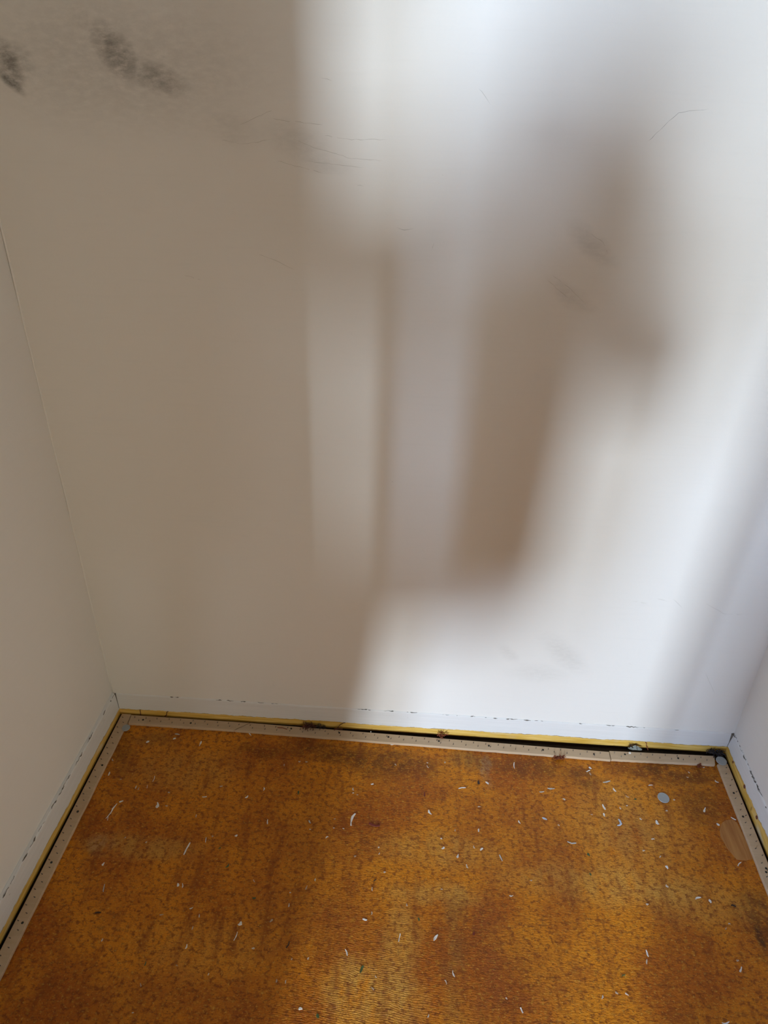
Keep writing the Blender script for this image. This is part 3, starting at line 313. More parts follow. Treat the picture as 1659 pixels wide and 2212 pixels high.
# bedroom behind the photographer
RB = -ROOM_D - 0.02
bm = bmesh.new()
y0, y1, z0, z1 = SIDE_Y - SIDE_W / 2, SIDE_Y + SIDE_W / 2, SIDE_Z - SIDE_H / 2, SIDE_Z + SIDE_H / 2
for a, b2 in (((RB, -0.05), (y0, H)), ((y1, -0.05), (FRONT, H)), ((y0, -0.05), (y1, z0)), ((y0, z1), (y1, H))):
    add_box(bm, (-2.0, a[0], a[1]), (-1.9, b2[0], b2[1]))
link('wall_room_left', mesh_from(bm, 'wall_room_left'), ROOM_MAT, kind=S)
box_obj('wall_room_right', (2.9, RB, -0.05), (3.0, FRONT, H), ROOM_MAT, kind=S)
FRAME_MAT = plain('window_gloss_paint', (0.78, 0.78, 0.76), 0.35)
GLASS_MAT, nt, b = new_mat('window_glass')
b.inputs['Base Color'].default_value = (0.9, 0.95, 1, 1)
b.inputs['Roughness'].default_value = 0.02
b.inputs['Transmission Weight'].default_value = 1.0
# window wall: solid pieces around every opening
def window_wall():
    xs = sorted({-1.9, 2.9} | {v for (x, z, w, h, i) in WINDOWS for v in (x - w / 2, x + w / 2)})
    zs = sorted({-0.05, H} | {v for (x, z, w, h, i) in WINDOWS for v in (z - h / 2, z + h / 2)})
    bm = bmesh.new()
    for x0, x1 in zip(xs[:-1], xs[1:]):
        for z0, z1 in zip(zs[:-1], zs[1:]):
            cx, cz = (x0 + x1) / 2, (z0 + z1) / 2
            if any(abs(cx - x) < w / 2 and abs(cz - z) < h / 2 for (x, z, w, h, i) in WINDOWS): continue
            add_box(bm, (x0, RB - 0.12, z0), (x1, RB, z1))
    link('wall_room_back', mesh_from(bm, 'wall_room_back'), ROOM_MAT, kind=S)
window_wall()
for i, (x, z, w, h, k) in enumerate(WINDOWS):
    root = bpy.data.objects.new('window_%d' % (i + 1), None)
    COL.objects.link(root); root.location = (x, RB - 0.06, z - h / 2); root['kind'] = S
    bm = bmesh.new()
    t = 0.03
    for a, b2 in (((-w/2, -.03, 0), (-w/2 + t, .03, h)), ((w/2 - t, -.03, 0), (w/2, .03, h)), ((-w/2 + t, -.03, 0), (w/2 - t, .03, t)), ((-w/2 + t, -.03, h - t), (w/2 - t, .03, h)), ((-w/2 + t, -.03, h/2 - t/2), (w/2 - t, .03, h/2 + t/2))):
        add_box(bm, a, b2)
    link('window_frame', mesh_from(bm, 'window_frame'), FRAME_MAT, parent=root)
    for z0, z1 in ((t, h/2 - t/2), (h/2 + t/2, h - t)):
        bm = bmesh.new(); add_box(bm, (-w/2 + t, -.004, z0), (w/2 - t, .004, z1))
        link('window_pane', mesh_from(bm, 'window_pane'), GLASS_MAT, parent=root)

root = bpy.data.objects.new('window_%d' % (len(WINDOWS) + 1), None)
COL.objects.link(root); root.location = (-1.95, SIDE_Y, z0); root['kind'] = S
bm = bmesh.new(); w, h, t = SIDE_W, SIDE_H, 0.03
for a, b2 in (((-.03, -w/2, 0), (.03, -w/2 + t, h)), ((-.03, w/2 - t, 0), (.03, w/2, h)), ((-.03, -w/2 + t, 0), (.03, w/2 - t, t)), ((-.03, -w/2 + t, h - t), (.03, w/2 - t, h))):
    add_box(bm, a, b2)
link('window_frame', mesh_from(bm, 'window_frame'), FRAME_MAT, parent=root)
bm = bmesh.new(); add_box(bm, (-.004, -w/2 + t, t), (.004, w/2 - t, h - t))
link('window_pane', mesh_from(bm, 'window_pane'), GLASS_MAT, parent=root)

# ------------------------------------------------------------------ floor
def floor_material():
    mt, nt, b = new_mat('orange_hardboard')
    v = coords(nt)
    big, _ = noise(nt, v, 5.0, 4, 0.6)
    mid, _ = noise(nt, v, 26, 4, 0.6)
    col = mix(nt, ramp(nt, big, 0.36, 0.62), COL_RUST, COL_ORANGE)
    col = mix(nt, math_(nt, 'MULTIPLY', ramp(nt, mid, 0.5, 0.75), 0.5), col, COL_RUST)
    wv = warp(nt, v, 14, 0.06)
    wv = warp(nt, wv, 60, 0.012)
    tint = dict(dark=(0.05, 0.014, 0.003), olive=(0.24, 0.13, 0.03), red=(0.22, 0.05, 0.012), yellow=(0.66, 0.36, 0.07), pale=(0.42, 0.30, 0.17), black=(0.015, 0.006, 0.004))
    for (cx, cy, rx, ry, th, kind, s) in STAINS_AND_LIGHT:
        g = blob(nt, wv, (cx, cy, 0), (0, 0, -th), (rx * 1.35, ry * 1.35, 50))
        g = math_(nt, 'MULTIPLY', ramp(nt, g, 0.0, 0.75), s)
        br, _ = noise(nt, v, 48, 3, 0.65) if kind in ('dark', 'red') else noise(nt, mapping(nt, v, scale=(1, .45, 1)), 40, 3, 0.6)
        g = math_(nt, 'MULTIPLY', g, ramp(nt, br, 0.22, 0.6))
        col = mix(nt, g, col, tint[kind])
    # fibre flecks: short dark dashes and pale specks
    fv = mapping(nt, v, rot=(0, 0, 0.06), scale=(1, 2.4, 1))
    dash, _ = noise(nt, fv, 210, 2, 0.5)
    col = mix(nt, math_(nt, 'MULTIPLY', ramp(nt, dash, 0.57, 0.72), 0.7), col, (0.085, 0.022, 0.002))
    sp2, _ = noise(nt, mapping(nt, v, loc=(5, 2, 0), scale=(1, 1.2, 1)), 95, 4, 0.7)
    col = mix(nt, math_(nt, 'MULTIPLY', ramp(nt, sp2, 0.47, 0.63), 0.78), col, (0.20, 0.046, 0.003))
    sp3, _ = noise(nt, mapping(nt, v, loc=(9, 4, 0), scale=(1, 1.2, 1)), 110, 4, 0.65)
    col = mix(nt, math_(nt, 'MULTIPLY', ramp(nt, sp3, 0.52, 0.70), 0.55), col, (0.62, 0.27, 0.02))
    stk, _ = noise(nt, mapping(nt, v, loc=(1, 8, 0), scale=(1, 0.22, 1)), 42, 4, 0.65)
    col = mix(nt, math_(nt, 'MULTIPLY', ramp(nt, stk, 0.50, 0.70), 0.6), col, (0.24, 0.055, 0.004))
    pale, _ = noise(nt, mapping(nt, v, loc=(3, 1, 0), scale=(1, 1.3, 1)), 190, 3, 0.6)
    col = mix(nt, math_(nt, 'MULTIPLY', ramp(nt, pale, 0.56, 0.72), 0.55), col, (0.74, 0.42, 0.07))
    fine, _ = noise(nt, v, 600, 2)
    col = mix(nt, math_(nt, 'MULTIPLY', ramp(nt, fine, 0.3, 0.8), 0.25), col, (0.12, 0.04, 0.006))
    put(nt, b.inputs['Base Color'], col)
    rn, _ = noise(nt, v, 40, 3)
    put(nt, b.inputs['Roughness'], math_(nt, 'MULTIPLY_ADD', rn, 0.2))
    b.inputs['Roughness'].links[0].from_node.inputs[2].default_value = FLOOR_ROUGH
    b.inputs['Specular IOR Level'].default_value = FLOOR_SPEC
    # fine trowel ridges strongest at the front middle of the floor
    wvn = N(nt, 'ShaderNodeTexWave', wave_type='BANDS', bands_direction='Y')
    put(nt, wvn.inputs['Vector'], warp(nt, mapping(nt, v, rot=(0, 0, 0.10)), 22, 0.012))
    wvn.inputs['Scale'].default_value = 95
    wvn.inputs['Distortion'].default_value = 1.5
    ridge = math_(nt, 'MULTIPLY', wvn.outputs['Fac'], ramp(nt, blob(nt, v, (0.68, -0.60, 0), (0, 0, 0), (0.26, 0.26, 50)), 0.1, 0.8))
    bb, _ = noise(nt, fv, 120, 3, 0.6)
    hgt = math_(nt, 'ADD', math_(nt, 'ADD', bb, math_(nt, 'MULTIPLY', ridge, 0.16)), math_(nt, 'MULTIPLY', dash, 0.33))
    bump(nt, b, hgt, 1.0, 0.0021)
    return mt
FLOOR_MAT = floor_material()
# hardboard sheet lies inside the gap that runs along the skirting; the dark subfloor shows in the gap
GAPDIRT = plain('dark_subfloor_dirt', (0.03, 0.02, 0.012), 0.95, nscale=60, namount=0.5)
bm = bmesh.new()
add_box(bm, (-1.9, RB, -0.05), (2.9, 0.0, -0.009))
link('floor_subfloor', mesh_from(bm, 'floor_subfloor'), GAPDIRT, kind=S)
bm = bmesh.new()
ROOM_FLOOR_MAT = plain('orange_room_floor', (0.42, 0.15, 0.01), 0.6)
box_obj('floor_room', (-1.9, RB, -0.009), (2.9, FRONT - 0.1, 0.0), ROOM_FLOOR_MAT, kind=S)
out = [(0.024, -0.022), (0.55, -0.026), (0.86, -0.034), (1.2, -0.041), (1.455, -0.034), (1.474, -0.055), (1.466, -0.60), (1.46, FRONT - 0.1), (0.0, FRONT - 0.1), (0.012, -0.6)]
add_prism(bm, [(x, y, -0.009) for x, y in out], [(x, y, 0.0) for x, y in out])
floor = link('floor', mesh_from(bm, 'floor'), FLOOR_MAT, kind=S)

# patch where the surface has lifted and the wood underneath shows
mt, nt, b = new_mat('bare_wood_patch')
v = coords(nt)
g1, _ = noise(nt, mapping(nt, v, rot=(0, 0, 0.06), scale=(90, 7, 1)), 1.0, 4)
put(nt, b.inputs['Base Color'], mix(nt, ramp(nt, g1, 0.35, 0.65), (0.34, 0.125, 0.022), (0.46, 0.21, 0.05)))
b.inputs['Roughness'].default_value = 0.5
pp = [(1.4108, -0.2045), (1.418, -0.197), (1.426, -0.1925), (1.4412, -0.1892), (1.4485, -0.1963), (1.4508, -0.2219), (1.4525, -0.253), (1.4538, -0.2791), (1.4347, -0.2844), (1.416, -0.2838), (1.4051, -0.2615), (1.3994, -0.2341), (1.403, -0.217)]
bm = bmesh.new()
cx = sum(p[0] for p in pp) / len(pp); cy = sum(p[1] for p in pp) / len(pp)
add_prism(bm, [(x, y, -0.001) for x, y in pp], [(cx + (x - cx) * 0.97, cy + (y - cy) * 0.97, 0.0006) for x, y in pp])
link('worn_patch', mesh_from(bm, 'worn_patch'), mt, parent=floor, label='pale bare wood patch worn through the orange surface')

# ------------------------------------------------------------------ skirting boards
def skirting_material(name, axis_scale, yz=0.020, ragged=0.007, seed=0.0, dirt=1.0, rust=0.0):
    mt, nt, b = new_mat(name)
    v = coords(nt)
    z = N(nt, 'ShaderNodeSeparateXYZ'); nt.links.new(v, z.inputs[0])
    zz = z.outputs[2]
    sv = mapping(nt, v, loc=(seed, seed, 0), scale=(1, 1, 0.25))
    n1, _ = noise(nt, sv, 9, 5, 0.65)
    n2, _ = noise(nt, sv, 70, 3, 0.6)
    edge = math_(nt, 'ADD', math_(nt, 'MULTIPLY', math_(nt, 'SUBTRACT', n1, 0.5), ragged * 2.2), math_(nt, 'MULTIPLY', math_(nt, 'SUBTRACT', n2, 0.5), ragged * 1.1))
    hz = math_(nt, 'ADD', zz, edge)
    white = ramp(nt, hz, yz - 0.0008, yz + 0.0012)
    streak, _ = noise(nt, mapping(nt, v, loc=(seed, 0, 0), scale=(3, 3, 130)), 2.0, 4)
    wc = mix(nt, streak, (0.68, 0.665, 0.63), (0.79, 0.775, 0.745))
    yn, _ = noise(nt, mapping(nt, v, loc=(seed, 0, 0), scale=(4, 4, 60)), 3.0, 4)
    yc = mix(nt, ramp(nt, yn, 0.3, 0.7), (0.62, 0.35, 0.05), (0.80, 0.53, 0.15))
    # paint smears over the yellow
    sm, _ = noise(nt, mapping(nt, v, loc=(seed + 4, 0, 0), scale=(1, 1, 2)), 6, 3)
    yc = mix(nt, math_(nt, 'MULTIPLY', ramp(nt, sm, 0.60, 0.72), 0.75), yc, (0.72, 0.64, 0.47))
    if rust:
        rn, _ = noise(nt, mapping(nt, v, loc=(2, seed, 0), scale=(1, 1, .6)), 30, 3)
        yc = mix(nt, math_(nt, 'MULTIPLY', ramp(nt, rn, 0.62, 0.72), rust), yc, (0.13, 0.035, 0.015))
    col = mix(nt, white, yc, wc)
    col = mix(nt, ramp(nt, zz, 0.0012, -0.0006), col, (0.035, 0.022, 0.012))  # board foot painted dark to stand for shade in the gap
    # brown line of dirt along the paint edge
    line = math_(nt, 'SUBTRACT', 1.0, math_(nt, 'ABSOLUTE', math_(nt, 'MULTIPLY', math_(nt, 'SUBTRACT', hz, yz), 700)), True)
    n3, _ = noise(nt, v, 36, 3)
    col = mix(nt, math_(nt, 'MULTIPLY', math_(nt, 'MULTIPLY', line, ramp(nt, n3, 0.42, 0.65)), 0.8), col, (0.16, 0.085, 0.03))
    # scuffs
    n4, _ = noise(nt, mapping(nt, v, loc=(seed, 7, 0), scale=(1, 1, 2.2)), 65, 3)
    col = mix(nt, math_(nt, 'MULTIPLY', ramp(nt, n4, 0.70, 0.80), 0.55 * dirt), col, (0.2, 0.16, 0.11))
    put(nt, b.inputs['Base Color'], col)
    b.inputs['Roughness'].default_value = 0.4
    b.inputs['Specular IOR Level'].default_value = 0.4
    p = bump(nt, b, streak, 0.25, 0.0015)
    bump(nt, b, white, 0.5, 0.0008, p)
    return mt
CRACK_MAT = plain('cracked_dirty_paint_seam', (0.14, 0.12, 0.095), 0.9, nscale=90, namount=0.7)
def skirting(name, P0, P1, h0, h1, inward, mat, crack, lab):
    """board from P0 to P1 on its front face, thickness T away from `inward`"""
    rnd = random.Random(name)
    P0, P1 = Vector((*P0, 0)), Vector((*P1, 0)); inn = Vector((*inward, 0))
    n = 120
    prof = [(0, -0.009), (0, 0.0), (0, 0.4), (0, 0.70), (0.0002, 0.95), (0.0008, 0.985), (0.002, 1.0), (0.006, 1.02), (T - 0.0005, 1.03), (T - 0.0005, -0.009)]
    bm = bmesh.new(); rings = []
    wob = 0.0
    for i in range(n + 1):
        p = P0.lerp(P1, i / n); h = h0 + (h1 - h0) * i / n
        wob = wob * 0.8 + rnd.uniform(-1, 1) * 0.00045
        rings.append([bm.verts.new(p - inn * d + Vector((0, 0, z if z <= 0 else z * h + (wob if z > 0.9 else 0)))) for d, z in prof])
    for a, b in zip(rings[:-1], rings[1:]):
        for k in range(len(prof) - 1):
            bm.faces.new((a[k], b[k], b[k + 1], a[k + 1]))
    bm.faces.new(rings[0]); bm.faces.new(rings[-1][::-1])
    o = link(name, mesh_from(bm, name), mat, kind='structure')
    # old filler along the top edge, broken away in places
    bm = bmesh.new()
    d = (P1 - P0).normalized(); L = (P1 - P0).length
    s = 0.002
    while s < L - 0.004:
        l = rnd.uniform(0.006, 0.035)
        if rnd.random() < crack:
            k = max(3, int(l / 0.004)); pts = []; rad = []
            for j in range(k + 1):
                q = min(s + l * j / k, L - 0.002)
                pts.append(P0 + d * q - inn * (0.0016 + rnd.uniform(-.0012, .0012)) + Vector((0, 0, h0 + (h1 - h0) * q / L - 0.0006 + rnd.uniform(-.0005, .0007))))
                rad.append(rnd.choice((0.0003, 0.0004, 0.0005, 0.0008, 0.0013)) * (0.4 if j in (0, k) else 1))
            add_tube(bm, pts, rad, 5)
        s += l + rnd.uniform(0.0, 0.03)
    link('cracked_seam', mesh_from(bm, 'cracked_seam'), CRACK_MAT, parent=o, kind='stuff')
    return o
HL, HR = 0.0734, 0.0698
def lx(s): return T + AL * s
def rx(s): return W - T + AR * s
bb = skirting('baseboard_back', (T, -T), (W - T, -T), HL, HR, (0, -1), skirting_material('skirting_back', 1, 0.0215, 0.006, 1.3), 0.7, '')
bl = skirting('baseboard_left', (lx(0), -T), (lx(1.1), -T - 1.1), HL, HL, (1, AL), skirting_material('skirting_left', 1, 0.021, 0.007, 5.1), 0.92, '')
br = skirting('baseboard_right', (rx(0), -T), (rx(1.1), -T - 1.1), HR, HR, (-1, AR), skirting_material('skirting_right', 1, 0.027, 0.011, 8.4, 1.0, 0.8), 0.92, '')

# dark gap where the two boards meet in the corner
for nm, x, h, par in (('corner_crack', T, HL, bl), ('corner_crack', W - T, HR, br)):
    bm = bmesh.new()
    add_tube(bm, [(x, -T, 0.022), (x, -T, h * 0.55), (x, -T, h)], [0.0007, 0.0009, 0.0016 if x < 1 else 0.004], 6)
    link(nm, mesh_from(bm, nm), CRACK_MAT, parent=par)
# mouldy filler along the right hand board
bm = bmesh.new(); rnd = random.Random(3)
for s in [0.004 + 0.006 * i for i in range(60)]:
    add_tube(bm, [(rx(s) + 0.004, -T - s, HR - 0.001), (rx(s + .006) + 0.004, -T - s - 0.006, HR - 0.001 + rnd.uniform(-.001, .001))], [rnd.choice((.0004, .0012, .0022)), rnd.choice((.0004, .0012, .0022))], 6)
link('mould_line', mesh_from(bm, 'mould_line'), plain('grey_mould', (0.10, 0.095, 0.08), 0.9, nscale=200, namount=0.6), parent=br, kind='stuff')

for (y, z, r) in ((-0.123, 0.0250, .0045), (-0.1963, 0.0215, .0042), (-0.055, 0.0205, .0032)):
    bm = bmesh.new(); bmesh.ops.create_icosphere(bm, subdivisions=2, radius=r)
    for v in bm.verts: v.co.x *= .22; v.co.z *= random.uniform(.9, 1.3)
    link('rust_spot', mesh_from(bm, 'rust_spot'), bpy.data.materials.get('rust_stain') or plain('rust_stain', (0.15, 0.045, 0.022), 0.85, nscale=300, namount=0.5), parent=br, loc=(rx(-y - T) - .0002, y, z))
# raised seam of paint up the left hand corner
bm = bmesh.new(); pts = []
for i in range(40):
    z = HL + (H - HL) * i / 39
    pts.append((0.0045 + LL * z + 0.0008 + random.uniform(-.0008, .0008), WB - 0.0004, z))
add_tube(bm, pts, 0.0022, 6)
link('paint_seam', mesh_from(bm, 'paint_seam', True), WALL_MAT, parent=bpy.data.objects['wall_left'])

# ------------------------------------------------------------------ carpet gripper strips
mt, nt, b = new_mat('plywood_strip'); STRIP_MAT = mt
v = coords(nt)
g1, _ = noise(nt, mapping(nt, v, scale=(12, 120, 60)), 1.0, 4)
g2, _ = noise(nt, v, 14, 3)
c = mix(nt, g1, (0.46, 0.32, 0.19), (0.62, 0.46, 0.30))
c = mix(nt, math_(nt, 'MULTIPLY', ramp(nt, g2, 0.5, 0.8), 0.4), c, (0.42, 0.26, 0.14))
put(nt, b.inputs['Base Color'], c)
b.inputs['Roughness'].default_value = 0.7
bump(nt, b, g1, 0.2, 0.0006)
PIN_MAT = plain('dark_steel_pin', (0.10, 0.08, 0.06), 0.5, 0.3)
NAIL_MAT = plain('dark_nail_head', (0.035, 0.035, 0.03), 0.55, 0.6)
NAILS = [(0.0778, -0.0325), (0.1957, -0.033), (0.4415, -0.0302), (0.5592, -0.0333), (0.6782, -0.0363), (0.7997, -0.0389), (0.919, -0.0429), (1.0475, -0.0448), (1.1673, -0.0473), (1.2414, -0.0422), (1.3659, -0.0436), (0.031, -0.1654), (0.0252, -0.2814), (0.0207, -0.3934), (0.0204, -0.5085), (1.463, -0.1866), (1.4644, -0.1285), (1.466, -0.3017), (1.4628, -0.3096)]
bm = bmesh.new()
add_tube(bm, [(0, 0, 0.0), (0, 0, 0.0008), (0, 0, 0.0012)], [0.0024, 0.0024, 0.0014], 8)
nail_me = mesh_from(bm, 'nail_head')
TH = 0.007
def strip(poly, label, seed, pin_axis):
    """poly: plan outline [outer start, outer end, inner end, inner start]"""
    rnd = random.Random(seed)
    bm = bmesh.new()
    o0, o1, i1, i0 = [Vector((*p, 0)) for p in poly]
    n = 40
    tops = []
    for k in range(n + 1):
        t = k / n
        a = o0.lerp(o1, t); c = i0.lerp(i1, t)
        j = rnd.uniform(-.0005, .0005) if 0 < k < n else 0
        c = c + (c - a).normalized() * j
        z = TH + rnd.uniform(-.00015, .00015)
        e = (c - a).normalized() * 0.0009
        tops.append([bm.verts.new(p) for p in (a + Vector((0,0,0.0002)), a + Vector((0,0,z - .0009)), a + e + Vector((0,0,z)), c - e + Vector((0,0,z)), c + Vector((0,0,z - .0009)), c + Vector((0,0,0.0002)))])
    for a, c in zip(tops[:-1], tops[1:]):
        for k in range(6):
            bm.faces.new((a[k], a[(k + 1) % 6], c[(k + 1) % 6], c[k]))
    bm.faces.new(tops[0]); bm.faces.new(tops[-1][::-1])
    root = link('carpet_gripper_strip', mesh_from(bm, 'carpet_gripper_strip'), STRIP_MAT, label=label, cat='gripper strip', group='carpet gripper strips round the floor edge')
    # slanting pins in two staggered rows
    bm = bmesh.new()
    L = (o1 - o0).length
    s = 0.011; row = 0
    while s < L - 0.006:
        t = s / L
        f = (0.30, 0.62)[row % 2] + rnd.uniform(-.04, .04)
        p = o0.lerp(o1, t).lerp(i0.lerp(i1, t), f)
        wdir = (o0.lerp(o1, t) - i0.lerp(i1, t)).normalized()
        add_tube(bm, [p + Vector((0, 0, TH - .0005)), p + Vector((0, 0, TH + .0028)) + wdir * .002], [.0011, .0005], 5)
        s += rnd.uniform(.0135, .0165); row += 1
    link('gripper_pins', mesh_from(bm, 'gripper_pins'), PIN_MAT, parent=root, kind='stuff')
    xs = [p[0] for p in poly]; ys = [p[1] for p in poly]
    for (x, y) in NAILS:
        if min(xs) - .002 <= x <= max(xs) + .002 and min(ys) - .002 <= y <= max(ys) + .002:
            link('nail_head', nail_me, NAIL_MAT, parent=root, loc=(x, y, TH - 0.0002))
    return root
strip([(0.0194, -0.0181), (-0.012, -1.10), (0.0125, -1.10), (0.0432, -0.0182)], 'long wooden gripper strip with pins along the left skirting board', 1, 1)
strip([(0.0442, -0.0194), (0.3370, -0.0205), (0.3034, -0.0455), (0.0460, -0.0449)], 'short gripper strip with one diagonal end, nearest the left corner of the back wall', 2, 0)
strip([(0.3402, -0.0205), (1.2045, -0.0375), (1.2035, -0.0605), (0.3066, -0.0455)], 'longest gripper strip, middle of the back wall, right of the diagonal cut', 3, 0)
strip([(1.2065, -0.0345), (1.4554, -0.0295), (1.4480, -0.0550), (1.2058, -0.0590)], 'short wooden gripper strip along the right end of the back wall', 4, 0)
strip([(1.4792, -0.0503), (1.4620, -1.10), (1.4370, -1.10), (1.4545, -0.0530)], 'wooden gripper strip with pins along the right skirting board', 5, 1)

# ------------------------------------------------------------------ grey discs
DISC_MAT = plain('dull_grey_disc', (0.36, 0.37, 0.36), 0.6, 0.0, 0.4, nscale=300, namount=0.12)
def disc(x, y, z, r, label, tilt=(0, 0)):
    bm = bmesh.new()
    seg = 28; prof = [(0.0, 0), (r - .0006, 0), (r, .0005), (r, .0016), (r - .0006, .0021), (r * .8, .0021), (r * .78, .0019), (0.0, .0019)]
    rings = []
    for rr, zz in prof[1:-1]:
        rings.append([bm.verts.new((rr * math.cos(2*math.pi*k/seg), rr * math.sin(2*math.pi*k/seg), zz)) for k in range(seg)])
    for a, c in zip(rings[:-1], rings[1:]):
        for k in range(seg): bm.faces.new((a[k], a[(k+1) % seg], c[(k+1) % seg], c[k]))
    bm.faces.new(rings[0][::-1]); bm.faces.new(rings[-1])
    o = link('grey_disc', mesh_from(bm, 'grey_disc', False), DISC_MAT, label=label, cat='disc', group='small flat grey discs', loc=(x, y, z))
    o.rotation_euler = (tilt[0], tilt[1], 0)
disc(0.0462, -0.0600, 0.0073, 0.0096, 'small flat grey disc lying on the gripper strips in the left back corner')
disc(1.4664, -0.0440, 0.0073, 0.0120, 'small flat grey disc lying on the gripper strips in the right back corner')
disc(1.3030, -0.1487, 0.0003, 0.0128, 'small flat grey disc lying loose on the open orange floor')

# ------------------------------------------------------------------ loose debris on the floor
CM = {'w': plain('flaked_white_paint', (0.76, 0.72, 0.66), 0.6), 'v': plain('flaked_cream_paint', (0.60, 0.50, 0.39), 0.6), 'u': plain('flaked_dull_paint', (0.46, 0.33, 0.22), 0.6), 'g': plain('grey_sliver', (0.48, 0.48, 0.45), 0.5), 'b': plain('bluish_flake', (0.46, 0.52, 0.62), 0.5), 'G': plain('dark_green_fleck', (0.055, 0.085, 0.025), 0.6), 'D': plain('dark_brown_fleck', (0.03, 0.016, 0.01), 0.7), 'R': plain('dark_red_fleck', (0.16, 0.02, 0.008), 0.7)}
KIND = {'w': ('paint_chip', 'paint chip'), 'g': ('grey_sliver', 'sliver'), 'b': ('bluish_flake', 'flake'), 'G': ('green_fleck', 'fleck'), 'D': ('dark_fleck', 'fleck'), 'R': ('red_flake', 'flake')}
SMALL = {'w': ('tiny white paint fleck lying on the orange floor', 'tiny white paint flecks on the floor'), 'g': ('thin grey sliver lying on the orange floor', 'thin grey slivers on the floor'), 'b': ('small bluish flake lying on the orange floor', 'bluish flakes'), 'G': ('small dark green fleck lying on the orange floor', 'dark green flecks on the floor'), 'D': ('small dark brown fleck lying on the orange floor', 'dark brown flecks on the floor'), 'R': ('dark red flake lying on the orange floor', 'dark red flakes on the floor')}
SPECIAL = {
 (763, 1771): 'largest white paint sliver, tapered and ragged, left of the middle of the floor',
 (339, 1740): 'chunky white paint flake on the floor near the left gripper strip',
 (404, 1834): 'long thin pale sliver leaning up to the right on the yellowish left floor',
 (332, 1683): 'very thin pale splinter behind the chunky white flake at the left',
 (540, 1585): 'pale sliver lying beside the back gripper strip near its diagonal cut',
 (848, 1608): 'white paint flake just in front of the back gripper strip, on the dark stain',
 (929, 1755): 'bright white teardrop shaped paint chip in the middle of the floor',
 (998, 1703): 'thin white sliver lying level, behind the middle of the floor',
 (1034, 1691): 'square dark fleck beside a white chip near the back strip',
 (1052, 1692): 'white chip just right of the square dark fleck near the back strip',
 (1082, 1854): 'curved grey sliver standing out right of the middle of the floor',
 (1310, 1689): 'grey sliver tilted up to the right, left of the loose grey disc',
 (1190, 1704): 'longer of two level grey slivers near the back strip',
 (1170, 1711): 'shorter of two level grey slivers near the back strip',
 (1235, 1820): 'thick grey sliver lying nearly level on the right half of the floor',
 (1339, 1779): 'bent bluish flake like a boomerang in front of the loose grey disc',
 (1176, 1769): 'small flat bluish flake left of the boomerang shaped one',
 (1304, 1744): 'white paint chip with a hooked lower end, left of the loose grey disc',
 (1305, 1761): 'rounded white paint chip right below the hooked one',
 (1420, 1777): 'star shaped white paint flake in front of the loose grey disc',
 (1522, 1750): 'curled whitish flake right of the loose grey disc',
 (1584, 1769): 'thin pale splinter at the top edge of the bare wood patch',
 (1597, 1867): 'pale crumpled flake at the lower edge of the bare wood patch',
 (1440, 1874): 'white paint chip on the right half of the floor, below the grey disc',
 (1508, 1941): 'wide white paint chip near the right edge, left one of a pair',
 (1534, 1947): 'narrow white paint chip near the right edge, right one of a pair',
 (225, 1919): 'thin grey sliver standing upright in view near the left gripper strip',
 (384, 1912): 'rounder of two white flakes side by side on the left floor',
 (394, 1914): 'thinner of two white flakes side by side on the left floor',
 (518, 1995): 'white paint crumb above a thin pale hair on the left floor',
 (509, 2023): 'thin pale hair like sliver below a white crumb on the left floor',
 (621, 2041): 'thin dark splinter on the lower left floor',
 (748, 2058): 'slender white sliver on the ridged front part of the floor',
 (781, 2094): 'large dark green fleck on the ridged front part of the floor',
 (686, 2195): 'dark green fleck at the bottom edge of the floor',
 (863, 2026): 'long soft white sliver on the yellow streak at the front',
 (941, 2026): 'forked white flake on the yellow streak at the front',
 (980, 2104): 'white paint sliver on the pale band at the front of the floor',
 (1398, 2060): 'slender white sliver on the front right of the floor',
 (1600, 2095): 'squarish white flake at the front right edge of the floor',
 (1127, 2183): 'ragged white flake at the bottom of the floor, right of the middle',
 (1567, 2209): 'pale sliver at the bottom right edge of the floor',
 (1584, 1958): 'dark oblong splinter near the right edge of the floor',
 (212, 1972): 'dark oblong splinter near the left gripper strip',
 (809, 1781): 'dark red ragged flake beside the largest white sliver',
 (644, 1713): 'dark green fleck behind the largest white sliver',
 (649, 2180): 'grey white paint flake near the bottom edge of the floor',
 (1272, 1846): 'dark green fleck right in front of the thick grey sliver',
}
def chip_mesh(L, w, seed, curl, c):
    rnd = random.Random(seed)
    n = 4 if L > 5 * w else 3
    bm = bmesh.new(); rings = []
    th = 0.0007 + 0.0004 * rnd.random()
    bend = rnd.uniform(-.3, .3) * w * (2 if L > 3 * w else 1)
    for i in range(n + 1):
        t = i / n
        hw = w / 2 * (0.35 + 0.65 * math.sin(math.pi * min(0.92, max(0.08, t)))) * rnd.uniform(.5, 1.3)
        x = (t - .5) * L
        y = bend * math.sin(math.pi * t) + rnd.uniform(-.12, .12) * w
        z = curl * (2 * t - 1) ** 2
        a = y - hw * rnd.uniform(.8, 1.1); e = y + hw * rnd.uniform(.8, 1.1)
        rings.append([bm.verts.new(p) for p in ((x, a, z), (x, e, z), (x, e * .8 + y * .2, z + th), (x, a * .8 + y * .2, z + th))])
    for p, q in zip(rings[:-1], rings[1:]):
        for k in range(4): bm.faces.new((p[k], p[(k + 1) % 4], q[(k + 1) % 4], q[k]))
    bm.faces.new(rings[0][::-1]); bm.faces.new(rings[-1])
    return mesh_from(bm, KIND[c][0])
